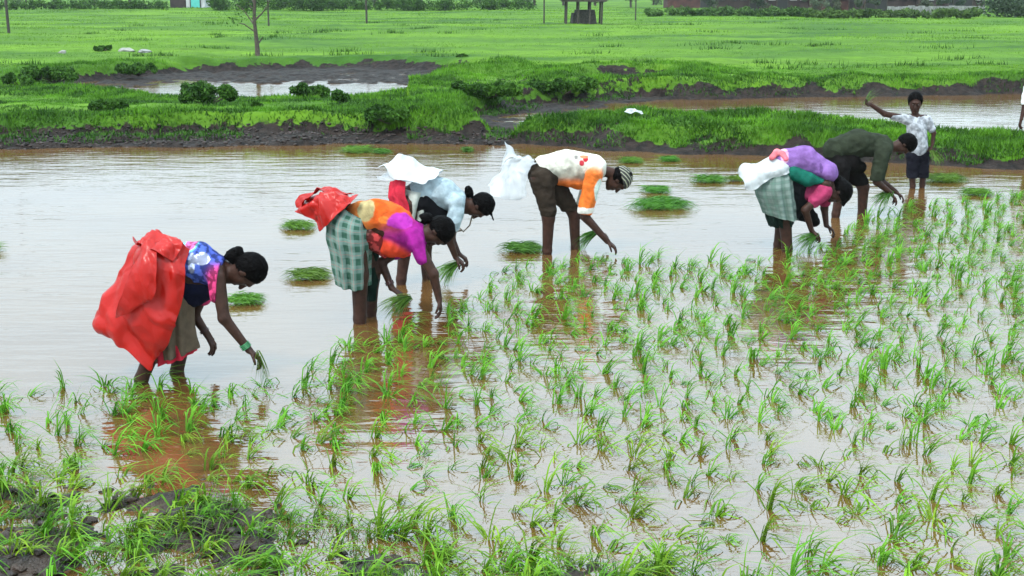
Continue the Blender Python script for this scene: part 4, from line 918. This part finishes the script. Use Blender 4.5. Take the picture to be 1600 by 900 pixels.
# ---- man with striped cap
f = Fig(868, 393, 'man in a white and orange shirt, brown shorts and striped cap bending down')
WH, OR2 = (.50, .48, .41), (.52, .12, .022)
hc = f(966, 281, 0); hf = f(955, 345, 0) - hc; hu = f(1010, 262, 0) - hc
hf = f(972, 345, 0) - hc; hu = f(1012, 268, 0) - hc
prims = [cap(f(850, 272), f(890, 258), .10, .09, k=.04), cap(f(890, 258), f(925, 262), .09, .10, k=.04), cap(f(930, 266, -.15), f(930, 264, .15), .058, .056, k=.05), cap(f(938, 266), f(955, 270), .056, .054, k=.03)]
prims += head_prims(hc, hf, hu)
wr, wr2 = f(949, 377, -.24), f(935, 362, .16)
prims += f.limb([(928, 272, -.19), (914, 338, -.25), (949, 377, -.24)], [.058, .044, .029]) + f.limb([(928, 272, .18), (905, 332, .2), (935, 362, .16)], [.055, .042, .028])
prims += hand_prims(wr, f(972, 396, -.24) - wr, (-.4, .2, -1), .3, 1) + hand_prims(wr2, f(956, 372, .15) - wr2, (-.4, 0, -1), .5, -1)
prims += f.leg([(845, 280, -.11), (857, 340, -.13), (855, 392, -.13)], [.105, .062, .047]) + f.leg([(862, 280, .11), (897, 334, .13), (899, 388, .13)], [.105, .06, .045])
f.body(prims); f.eyes(hc, hf, hu)
M['striped_cap'] = bpy.data.materials.new('striped_cap'); m = M['striped_cap']; m.use_nodes = True
N, L = m.node_tree.nodes, m.node_tree.links; b_ = N['Principled BSDF']; b_.inputs['Roughness'].default_value = .8; t_ = N.new('ShaderNodeTexCoord'); wv_ = N.new('ShaderNodeTexWave'); wv_.inputs['Scale'].default_value = 12; wv_.inputs['Distortion'].default_value = 1.2; wv_.bands_direction = 'DIAGONAL'
L.new(t_.outputs['Object'], wv_.inputs['Vector']); r_ = N.new('ShaderNodeValToRGB'); r_.color_ramp.elements[0].position = .70; r_.color_ramp.elements[0].color = (.014, .014, .013, 1); r_.color_ramp.elements[1].position = .86; r_.color_ramp.elements[1].color = (.24, .24, .17, 1); L.new(wv_.outputs[0], r_.inputs[0]); L.new(r_.outputs[0], b_.inputs['Base Color'])
f.hair(hc, hf, hu, 1.04)
f_, u_, s_ = frame_of(hf, hu)
surf('cap', [ell(Vector(hc) + u_ * .035 - f_ * .018, (f_, s_, u_), [.118, .101, .112])], .006, M['striped_cap'], f.root, f.o, cuts=[(tuple(Vector(hc) + u_ * .035), tuple(-u_ + f_ * .15))], fold=.006, fscale=(20, 20, 20))
f.garment('shirt', [cap(f(852, 262), f(885, 256), .128, .138, WH, .05), cap(f(885, 256), f(928, 262), .138, .128, WH, .05), cap(f(930, 266, -.14), f(930, 264, .14), .085, .082, WH, .05), cap(f(866, 276), f(905, 284), .07, .075, OR2, .03),
    cap(f(928, 274, -.19), f(914, 330, -.245), .086, .074, OR2, .02), cap(f(928, 274, .18), f(908, 326, .19), .082, .072, WH, .02)], fold=.011, fscale=(12, 9, 9), cuts=[(f(946, 268, 0), (1, 0, -.1)), (f(913, 334, -.245), (-.15, 0, -1), .17), (f(907, 330, .19), (-.1, 0, -1), .15)],
    paints=[(f(912, 328, -.25), (.12, .12, .035), (.52, .50, .45)), (f(935, 298, -.22), (.050, .13, .13), (.42, .47, .42)), (f(909, 255, -.13), (.028, .06, .030), (.34, .03, .04)), (f(915, 249, -.12), (.028, .06, .030), (.38, .02, .03)), (f(913, 245, -.10), (.045, .05, .018), (.62, .16, .08)), (f(900, 246, -.11), (.020, .04, .016), (.20, .18, .17))])
SH = (.026, .019, .014)
f.garment('shorts', [cap(f(842, 268), f(858, 272), .125, .125, SH, .04), cap(f(846, 280, -.10), f(857, 330, -.13), .120, .083, SH, .03), cap(f(862, 282, .11), f(892, 328, .13), .118, .08, SH, .03)], fold=.012, fscale=(10, 9, 14), cuts=[(f(857, 336, 0), (.1, 0, -1))])
rows = [[f(842, 255, -.12), f(836, 250, .02), f(838, 250, .14)], [f(828, 262, -.16), f(822, 248, .02), f(824, 248, .2)], [f(822, 290, -.18), f(804, 262, .0), f(806, 250, .24)], [f(822, 308, -.16), f(794, 286, .0), f(790, 254, .28)], [f(812, 312, -.1), f(770, 306, .0), f(768, 288, .28)]]
sheet('plastic_sheet', rows, M['clear_plastic'], f.root, f.o, 60, 60, .030, 8, .002, 41, .02)
rows = [[f(838, 252, .10), f(830, 246, .22)], [f(815, 250, .12), f(808, 240, .26)], [f(797, 246, .12), f(796, 228, .26)], [f(782, 268, .12), f(792, 222, .2)]]
sheet('plastic_corner', rows, M['clear_plastic'], f.root, f.o, 36, 50, .03, 10, .002, 45, .02)
bundle(f(934, 362, .14), R(190), R(22), 'long green seedling bunch hanging from the far hand of the man in the striped cap', 110, .30, .045, 53, spread=.5, group=None)

# ---- woman in purple
f = Fig(1225, 390, 'woman in a purple top and grey plaid skirt bending double, white plastic at her hips')
PU, TE, PK = (.17, .085, .25), (.008, .085, .060), (.27, .03, .08)
hc = f(1308, 300, -.02); hf = f(1285, 345, -.02) - hc; hu = f(1325, 350, 0) - hc
prims = [cap(f(1228, 262), f(1260, 262), .10, .10, k=.05), cap(f(1260, 262), f(1288, 280), .10, .095, k=.05), cap(f(1290, 288, -.14), f(1290, 284, .14), .052, .05, k=.05), cap(f(1294, 286), f(1302, 294), .052, .05, k=.03)]
prims += head_prims(hc, hf, hu)
wr, wr2 = f(1268, 360, -.14), f(1291, 352, .14)
prims += f.limb([(1286, 302, -.16), (1258, 328, -.20), (1268, 360, -.14)], [.048, .038, .026]) + f.limb([(1290, 300, .14), (1288, 325, .18), (1291, 352, .14)], [.046, .038, .026])
prims += hand_prims(wr, f(1284, 372, -.13) - wr, (-.6, 0, -.6), .5, 1) + hand_prims(wr2, f(1304, 362, .12) - wr2, (-.4, 0, -1), .5, -1)
prims += f.leg([(1222, 285, -.08), (1226, 340, -.09), (1230, 388, -.1)], [.085, .068, .052]) + f.leg([(1222, 285, .10), (1222, 340, .1), (1216, 382, .1)], [.10, .062, .047])
f.body(prims); f.eyes(hc, hf, hu)
f.hair(hc, hf, hu, 1.08, [cap(f(1302, 278), f(1312, 284), .06, .05, k=.03), cap(f(1318, 310), f(1310, 326), .05, .03, k=.03)])
f.garment('top', [cap(f(1226, 253), f(1256, 250), .128, .132, PU, .05), cap(f(1256, 250), f(1292, 270), .13, .11, PU, .05), cap(f(1292, 270, -.11), f(1292, 270, .11), .085, .085, PU, .04)], fold=.012, fscale=(9, 9, 12), cuts=[(f(1300, 285, 0), (.5, 0, -1))],
    paints=[(f(1226, 243, -.10), (.04, .2, .09), (.50, .26, .38)), (f(1283, 262, -.14), (.015, .05, .06), (.10, .05, .16))])
f.garment('teal_sash', [cap(f(1240, 270, -.10), f(1262, 280, -.12), .075, .07, TE, .03), cap(f(1262, 280, -.12), f(1284, 283, -.14), .065, .03, TE, .03)], fold=.006, fscale=(18, 9, 12))
f.garment('blouse', [cap(f(1262, 300, -.02), f(1284, 300, -.02), .105, .10, (.15, .02, .05), .05), cap(f(1288, 300, -.15), f(1272, 315, -.18), .075, .06, PK, .03), cap(f(1290, 300, .14), f(1289, 315, .16), .068, .06, PK, .03), cap(f(1285, 296, -.1), f(1285, 296, .1), .07, .07, (.30, .03, .09), .04)], fold=.010, fscale=(14, 10, 10))
f.garment('dark_apron', [cap(f(1246, 290, -.03), f(1254, 330, 0), .10, .09, (.005, .005, .006), .04), cap(f(1254, 325, 0), f(1272, 345, .05), .09, .06, (.005, .005, .005), .04), cap(f(1240, 290), f(1246, 330), .1, .08, (.006, .009, .008), .04)], fold=.014, fscale=(12, 10, 9))
skirt('skirt', [(f(1212, 270), f(1238, 266) - f(1212, 270), .16), (f(1210, 290), f(1240, 287) - f(1210, 290), .235), (f(1215, 318), f(1242, 318) - f(1215, 318), .24), (f(1219, 337), f(1244, 342) - f(1219, 337), .235)], M['plaid_grey'], f.root, f.o, seed=9, folds=6, famp=.012)
skirt('underskirt', [(f(1216, 320), f(1236, 322) - f(1216, 320), .155), (f(1218, 338), f(1238, 340) - f(1218, 338), .155), (f(1222, 352), f(1240, 350) - f(1222, 352), .14)], M['dark_green_cloth'], f.root, f.o, seed=10, folds=7)
rows = [[f(1238, 268, -.15), f(1236, 252, -.14), f(1224, 240, .0), f(1222, 242, .15)], [f(1218, 276, -.2), f(1214, 262, -.2), f(1206, 246, .0), f(1206, 248, .2)], [f(1194, 286, -.21), f(1190, 268, -.2), f(1182, 254, .0), f(1184, 256, .2)], [f(1176, 296, -.18), f(1172, 280, -.18), f(1162, 262, .0), f(1168, 262, .18)], [f(1166, 292, -.15), f(1164, 284, -.15), f(1160, 272, .0), f(1162, 270, .15)]]
sheet('plastic_sheet', rows, M['white_plastic'], f.root, f.o, 60, 70, .026, 9, .003, 51, .015)
f.garment('pink_waistband', [cap(f(1206, 246, -.10), f(1214, 238, -.05), .028, .03, (.55, .12, .14), .02), cap(f(1214, 238, -.05), f(1222, 240, -.08), .03, .028, (.60, .22, .24), .02), cap(f(1222, 240, -.08), f(1228, 248, -.12), .028, .025, (.55, .12, .16), .02)], fold=.006, fscale=(20, 20, 20))
bundle(f(1276, 368, -.14), R(195), R(18), 'dark seedling bunch in the hand of the woman in the purple top', 150, .24, .055, 54, spread=.8, group=None)

# ---- man in dark olive
f = Fig(1335, 337, 'man in a dark olive shirt bent right over beside the standing boy')
OL = (.022, .027, .017)
hc = f(1412, 226, 0); hf = f(1400, 280, 0) - hc; hu = f(1450, 250, 0) - hc
prims = [cap(f(1316, 238), f(1345, 228), .085, .09, k=.04), cap(f(1345, 228), f(1378, 230), .10, .10, k=.04), cap(f(1382, 234, -.15), f(1382, 232, .15), .058, .056, k=.05), cap(f(1388, 232), f(1402, 228), .056, .052, k=.03)]
prims += head_prims(hc, hf, hu)
wr, wr2 = f(1392, 302, -.15), f(1400, 300, .15)
prims += f.limb([(1378, 242, -.19), (1370, 284, -.22), (1392, 302, -.15)], [.055, .042, .028]) + f.limb([(1380, 242, .18), (1376, 282, .2), (1400, 300, .15)], [.055, .042, .028])
prims += hand_prims(wr, f(1404, 318, -.12) - wr, (-.5, 0, -1), .4, 1) + hand_prims(wr2, f(1408, 306, .12) - wr2, (-.4, 0, -1), .4, -1)
prims += f.leg([(1316, 262, -.09), (1313, 300, -.11), (1306, 334, -.12)], [.078, .062, .047]) + f.leg([(1326, 262, .10), (1349, 292, .12), (1347, 334, .12)], [.08, .066, .05])
f.body(prims); f.eyes(hc, hf, hu); f.hair(hc, hf, hu, 1.08)
f.garment('shirt', [cap(f(1306, 234), f(1340, 224), .145, .15, OL, .05), cap(f(1340, 224), f(1376, 228), .15, .135, OL, .05), cap(f(1380, 234, -.14), f(1380, 232, .14), .09, .085, OL, .05), cap(f(1378, 242, -.19), f(1368, 284, -.22), .085, .065, OL, .02), cap(f(1380, 242, .18), f(1374, 282, .2), .085, .065, OL, .02)],
    fold=.016, fscale=(11, 9, 11), cuts=[(f(1398, 232, 0), (1, 0, -.1)), (f(1368, 282, -.22), (0, 0, -1), .14), (f(1374, 281, .2), (0, 0, -1), .14)])
f.garment('shorts', [cap(f(1308, 246), f(1324, 250), .14, .14, (.007, .006, .006), .04), cap(f(1312, 262, -.10), f(1312, 292, -.12), .12, .09, (.007, .006, .006), .03), cap(f(1326, 262, .10), f(1344, 284, .12), .12, .09, (.007, .006, .006), .03), cap(f(1322, 256), f(1344, 262), .10, .07, (.007, .007, .006), .04)], fold=.012, fscale=(10, 9, 14), cuts=[(f(1340, 292, 0), (.1, 0, -1))])
bundle(f(1392, 300, -.14), R(200), R(25), 'green seedling bunch in the hand of the man in dark olive', 120, .26, .055, 55, spread=.7, group=None)

# ---- boy
f = Fig(1432, 294, 'boy standing upright in a grey white shirt with one arm raised', 'person')
hc = f(1430, 161, 0); hf = Vector((-.25, -1, -.28)); hu = Vector((-.05, -.2, 1)); GW = (.26, .27, .29); ks = .98
prims = [cap(f(1433, 236), f(1432, 205), .085, .085, k=.05), cap(f(1432, 205), f(1430, 190), .088, .075, k=.05), cap(f(1416, 183), f(1446, 184), .042, .042, k=.05), cap(f(1431, 183), f(1430, 170), .038, .036, k=.03)]
prims += head_prims(hc, hf, hu, ks)
wr, wr2 = f(1360, 164, -.10), f(1457, 226, -.05)
prims += f.limb([(1411, 184, 0), (1382, 178, -.05), (1360, 163, -.10)], [.044, .036, .026]) + f.limb([(1450, 186, 0), (1459, 208, -.02), (1457, 226, -.05)], [.036, .029, .021])
prims += hand_prims(wr, f(1346, 158, -.12) - wr, (.2, -.6, .5), .7, 1, .8) + hand_prims(wr2, f(1452, 240, -.08) - wr2, (-1, 0, 0), .6, -1, .8)
prims += f.leg([(1427, 243), (1425, 268), (1426, 290)], [.07, .048, .036], (-.3, -1, 0)) + f.leg([(1441, 243, .02), (1443, 268, .02), (1441, 288, .05)], [.07, .048, .036], (.2, -1, 0))
f.body(prims, .0048); f.eyes(hc, hf, hu, ks); f.hair(hc, hf, hu, ks * 1.07)
f.garment('shirt', [cap(f(1433, 230), f(1432, 200), .135, .125, GW, .04), cap(f(1415, 187), f(1447, 188), .068, .068, GW, .05), cap(f(1412, 185), f(1396, 182, -.03), .055, .050, GW, .02), cap(f(1449, 188), f(1456, 202, -.02), .055, .048, GW, .02)], m='printed_fine', fold=.010, fscale=(14, 12, 12), cuts=[(f(1432, 242, 0), (-.25, 0, -1)), (f(1431, 178, 0), (0, -.2, 1))])
f.garment('trousers', [cap(f(1427, 242), f(1440, 242, .02), .10, .10, (.008, .008, .012), .03), cap(f(1427, 248), f(1425, 276), .092, .072, (.008, .008, .012), .02), cap(f(1441, 248, .02), f(1442, 278, .03), .092, .074, (.008, .008, .012), .02)], fold=.010, fscale=(12, 12, 16), cuts=[(f(1432, 278, 0), (0, 0, -1))])
bundle(f(1352, 161, -.12), R(22), R(-48), 'few thin seedlings in the raised hand of the boy', 16, .28, .03, 56, spread=.5, group=None)
bundle(f(1456, 236, -.1), R(-60), R(30), 'bunch of seedlings hanging from the lowered hand of the boy', 60, .24, .05, 57, spread=.6, group=None)

# ---- person cut off by the right edge
f = Fig(1622, 256, 'person in a white shirt and dark trousers standing on the bank at the right edge')
hc = f(1618, 100, 0); hf = Vector((-1, -.2, -.15)); hu = Vector((0, 0, 1))
prims = [cap(f(1622, 190), f(1622, 150), .10, .11, k=.05), cap(f(1610, 134), f(1632, 134), .05, .05, k=.05), cap(f(1621, 128), f(1620, 112), .045, .045, k=.03)] + head_prims(hc, hf, hu)
wr = f(1596, 186, -.12); prims += f.limb([(1606, 138, -.02), (1601, 164, -.08), (1596, 186, -.12)], [.045, .036, .026]) + hand_prims(wr, Vector((-.2, 0, -1)), (1, 0, 0), .4, 1) + f.limb([(1638, 138, 0), (1644, 165, 0), (1642, 188, -.1)], [.045, .036, .026])
prims += f.leg([(1615, 195), (1612, 228), (1612, 252)], [.085, .055, .04], (-1, 0, 0)) + f.leg([(1630, 195), (1632, 228), (1632, 252)], [.085, .055, .04], (-1, 0, 0))
f.body(prims, .006); f.hair(hc, hf, hu, 1.05)
f.garment('shirt', [cap(f(1622, 185), f(1622, 150), .13, .14, (.62, .62, .62), .04), cap(f(1608, 138), f(1634, 138), .075, .075, (.62, .62, .62), .05), cap(f(1606, 140, -.02), f(1602, 160, -.07), .065, .06, (.62, .62, .62), .02)], fold=.012, cuts=[(f(1622, 202, 0), (0, 0, -1))])
f.garment('trousers', [cap(f(1615, 196), f(1630, 196), .11, .11, (.02, .02, .028), .03), cap(f(1615, 200), f(1612, 245), .10, .07, (.02, .02, .028), .02), cap(f(1630, 200), f(1632, 245), .10, .07, (.02, .02, .028), .02)], fold=.010)

# ------------------------------------------------------------------ cut seedling piles lying on the water
piles = [(484, 436, 66, 'seedling pile floating just left of the green plaid skirt', R(12)), (382, 474, 58, 'seedling pile right of the face of the woman in red plastic', R(5)), (466, 356, 50, 'seedling pile floating beneath the red bundle at the waist', R(-10)),
         (817, 393, 62, 'seedling pile left of the legs of the man in shorts', R(8)), (1036, 326, 90, 'longest seedling pile, right of the man in the striped cap', R(18)), (1024, 300, 42, 'small seedling pile just behind the longest one', R(-5)),
         (1107, 284, 48, 'dark seedling pile between the striped cap and the white plastic', R(0)), (558, 238, 48, 'flat seedling pile near the left mud shore', R(5)), (618, 240, 26, 'tiny seedling pile above the white plastic', R(160)),
         (740, 238, 24, 'tiny seedling pile near the shore at the gap in the bank', R(90)), (1478, 284, 60, 'seedling pile right of the standing boy', R(10)), (1524, 304, 44, 'seedling pile nearest the right edge', R(-8)), (985, 254, 34, 'seedling pile right behind the striped cap', R(0)), (1150, 283, 30, 'seedling pile at the left of the white plastic bundle', R(20)), (1045, 252, 30, 'faint seedling pile by the right bank', R(10)), (1460, 252, 50, 'seedling pile leaning on the bank behind the boy', R(40))]
for i, (px, py, w_, lb, hd) in enumerate(piles):
    p = G(px - w_ * .42, py); L_ = w_ / (FPX / p.y) ; p.z = .01
    bundle(p, hd, 0, lb, int(260 + 500 * min(1, L_ / .7)), L_ * .95, min(.20, L_ * .30), 200 + i, flat=.75, clip=-.01, spread=.42, heap=True)

# ------------------------------------------------------------------ planted seedlings
def clump(seed, n=11, L_=.30, w_=.0084, seg=8):
    rng = np.random.default_rng(seed); base = np.zeros((n, 3)); base[:, :2] = rng.normal(0, .010, (n, 2)); base[:, 2] = -.02
    ln = L_ * rng.uniform(.6, 1.15, n); wind = rng.normal(-.15, .5, n) + rng.normal(0, .35); wind = np.where(rng.random(n) < .13, wind + math.pi, wind)
    lean = np.abs(rng.normal(rng.uniform(.05, .75), .28, n)); cur = np.clip(rng.normal(1.45, .4, n), .3, 2.1) * rng.choice([.55, .9, 1.0, 1.05])
    V, F = blades(n, base, ln, np.full(n, w_) * rng.uniform(.7, 1.25, n), wind, lean, seg, cur, rng, kink=True); return V, F
NV = 40
variants = []
for s in range(NV):
    V, F = clump(s + 500, n=int(np.random.default_rng(s).integers(8, 19)), L_=.235 + .10 * ((s * 7) % 5) / 4)
    me_o = mesh_np('rice_seedling', V, F, [M['rice']], smooth=True); variants.append((V, F, me_o))
field = poly([(-120, 612), (0, 612), (130, 600), (215, 606), (330, 612), (470, 588), (520, 545), (590, 520), (700, 488), (760, 440), (800, 412), (990, 402), (1180, 408), (1300, 370), (1410, 320), (1600, 300), (1800, 300), (1800, 1010), (-200, 1010)])
pts = []; st = .212
for iy in range(int((16.5 - 4.5) / st)):
    for ix in range(-60, 60):
        x = ix * st + (iy % 2) * .05 + RNG.normal(0, .055); y = 4.5 + iy * st + .12 * math.sin(ix * .5) + RNG.normal(0, .05)
        if abs(x) > y * .44 + .3: continue
        pts.append((x, y))
P_ = np.array(pts); sdp = sdist(P_[:, 0], P_[:, 1], field); P_ = P_[(sdp < 0) & (RNG.random(len(P_)) > .05)]
extra = np.stack([RNG.uniform(-3.2, 1.6, 230), RNG.uniform(4.7, 6.6, 230)], 1); ex = sdist(extra[:, 0], extra[:, 1], mp_near) < .15; P_e = extra[ex & (np.abs(extra[:, 0]) < extra[:, 1] * .46)][:60]
front = np.stack([RNG.uniform(-.9, 2.4, 34), RNG.uniform(4.75, 5.25, 34)], 1)
P_ = np.concatenate([P_, P_e, front]); P_ = P_[np.argsort(P_[:, 1] + np.abs(P_[:, 0]) * .05)]
# nearest ones as single plants
seen = 0; rest = []; firstuse = set()
for (x, y) in P_:
    inview = abs(x) < y * .435 + .1 and y > 4.85
    if seen < 300 and inview:
        k = random.randrange(NV); o = variants[k][2]
        if k in firstuse: o = o.copy(); COL.objects.link(o)
        firstuse.add(k); mzv = mud_z(x, y); s = random.uniform(.72, 1.25); o.location = (x, y, max(0, mzv) - .003); o.scale = (s * 1.06, s * 1.06, s * random.uniform(.74, 1.0)); o.rotation_euler = (0, 0, random.gauss(0, .45)); seen += 1
        if mzv > 0: tag(o, 'green rice seedling clump rooted in the dark mud at the lower left', 'rice seedling', 'rice seedlings in the foreground mud')
        elif x < -.9: tag(o, 'rice seedling clump standing in shallow water below the woman in red plastic', 'rice seedling', 'rice seedlings in the left foreground water')
        elif x < .9: tag(o, 'bent rice seedling clump in pale water along the bottom middle', 'rice seedling', 'rice seedlings in the middle foreground water')
        else: tag(o, 'bent rice seedling clump in pale water at the lower right', 'rice seedling', 'rice seedlings in the right foreground water')
    elif y > 5: rest.append((x, y))
for k in range(NV):
    if k not in firstuse: bpy.data.objects.remove(variants[k][2])
Vs, Fs, n_ = [], [], 0
for (x, y) in rest:
    V, F, _ = variants[random.randrange(NV)]; a = random.gauss(0, .45); s = random.uniform(.75, 1.2); q = V * np.array([s * 1.05, s * 1.05, s * random.uniform(.75, 1.0)]); ca, sa = math.cos(a), math.sin(a)
    q = np.stack([q[:, 0] * ca - q[:, 1] * sa, q[:, 0] * sa + q[:, 1] * ca, q[:, 2]], 1) + np.array([x, y, -.002]); Vs.append(q); Fs.append(F + n_); n_ += len(V)
tag(mesh_np('distant_rice', np.concatenate(Vs), np.concatenate(Fs), [M['rice']], smooth=True), 'hundreds of small rice seedlings receding towards the workers at the right', 'rice seedlings', kind='stuff')
# fine weeds in the foreground mud
n0 = 20000; x = RNG.uniform(-3.4, 2.0, n0); y = RNG.uniform(4.6, 6.7, n0); s_ = sdist(x, y, mp_near); c_ = fbm(np.stack([x, y, 0 * x], 1), 4, 12, 3)
kp = (s_ < .1) & (c_ > -.1); x, y = x[kp], y[kp]; n = len(x); zz = np.array([max(mud_z(a, b), -.01) for a, b in zip(x, y)])
V, F = blades(n, np.stack([x, y, zz], 1), RNG.uniform(.03, .13, n), np.full(n, .006), RNG.normal(0, 1.2, n), RNG.uniform(.3, 1.1, n), 4, RNG.uniform(.3, 1.2, n))
tag(mesh_np('mud_weeds', V, F, [M['rice_bundle']]), 'thin green grass straggling over the foreground mud', 'grass', kind='stuff')
# tuft at the left edge
bundle(G(-22, 392), R(0), R(-25), 'pale dry plant tuft on the water at the left edge', 70, .22, .06, 77, group=None)

# scrap of white plastic on the right bank
q = ground_at(990, 178); q = Vector((q.x, 21.6, 0)); q.x = G(990, 178).x / G(990, 178).y * 21.6; q.z = float(tz_at([q.x], [q.y])[0][0]) + .10
rows = [[q + Vector((-.17, -.06, -.02)), q + Vector((0, -.08, .0)), q + Vector((.17, -.05, -.02))], [q + Vector((-.12, 0, .03)), q + Vector((0, 0, .07)), q + Vector((.13, 0, .02))], [q + Vector((-.12, .08, 0)), q + Vector((0, .08, .01)), q + Vector((.12, .08, 0))]]
tag(sheet('plastic_scrap', rows, M['white_plastic'], None, (0, 0, 0), 30, 30, .03, 9, .003, 61), 'crumpled white plastic scrap lying on the right grass bank', 'litter')

# ------------------------------------------------------------------ damp air
hb = MB(); hb.box((0, 1490, 32), (3100, 3100, 74))
hm = bpy.data.materials.new('haze'); hm.use_nodes = True; N, L = hm.node_tree.nodes, hm.node_tree.links; N.clear()
ho = N.new('ShaderNodeOutputMaterial'); pv = N.new('ShaderNodeVolumePrincipled'); pv.inputs['Color'].default_value = (.86, .91, .95, 1); pv.inputs['Density'].default_value = .00022; pv.inputs['Anisotropy'].default_value = .1
L.new(pv.outputs[0], ho.inputs['Volume']); o = hb.build('haze', hm); tag(o, kind='stuff')
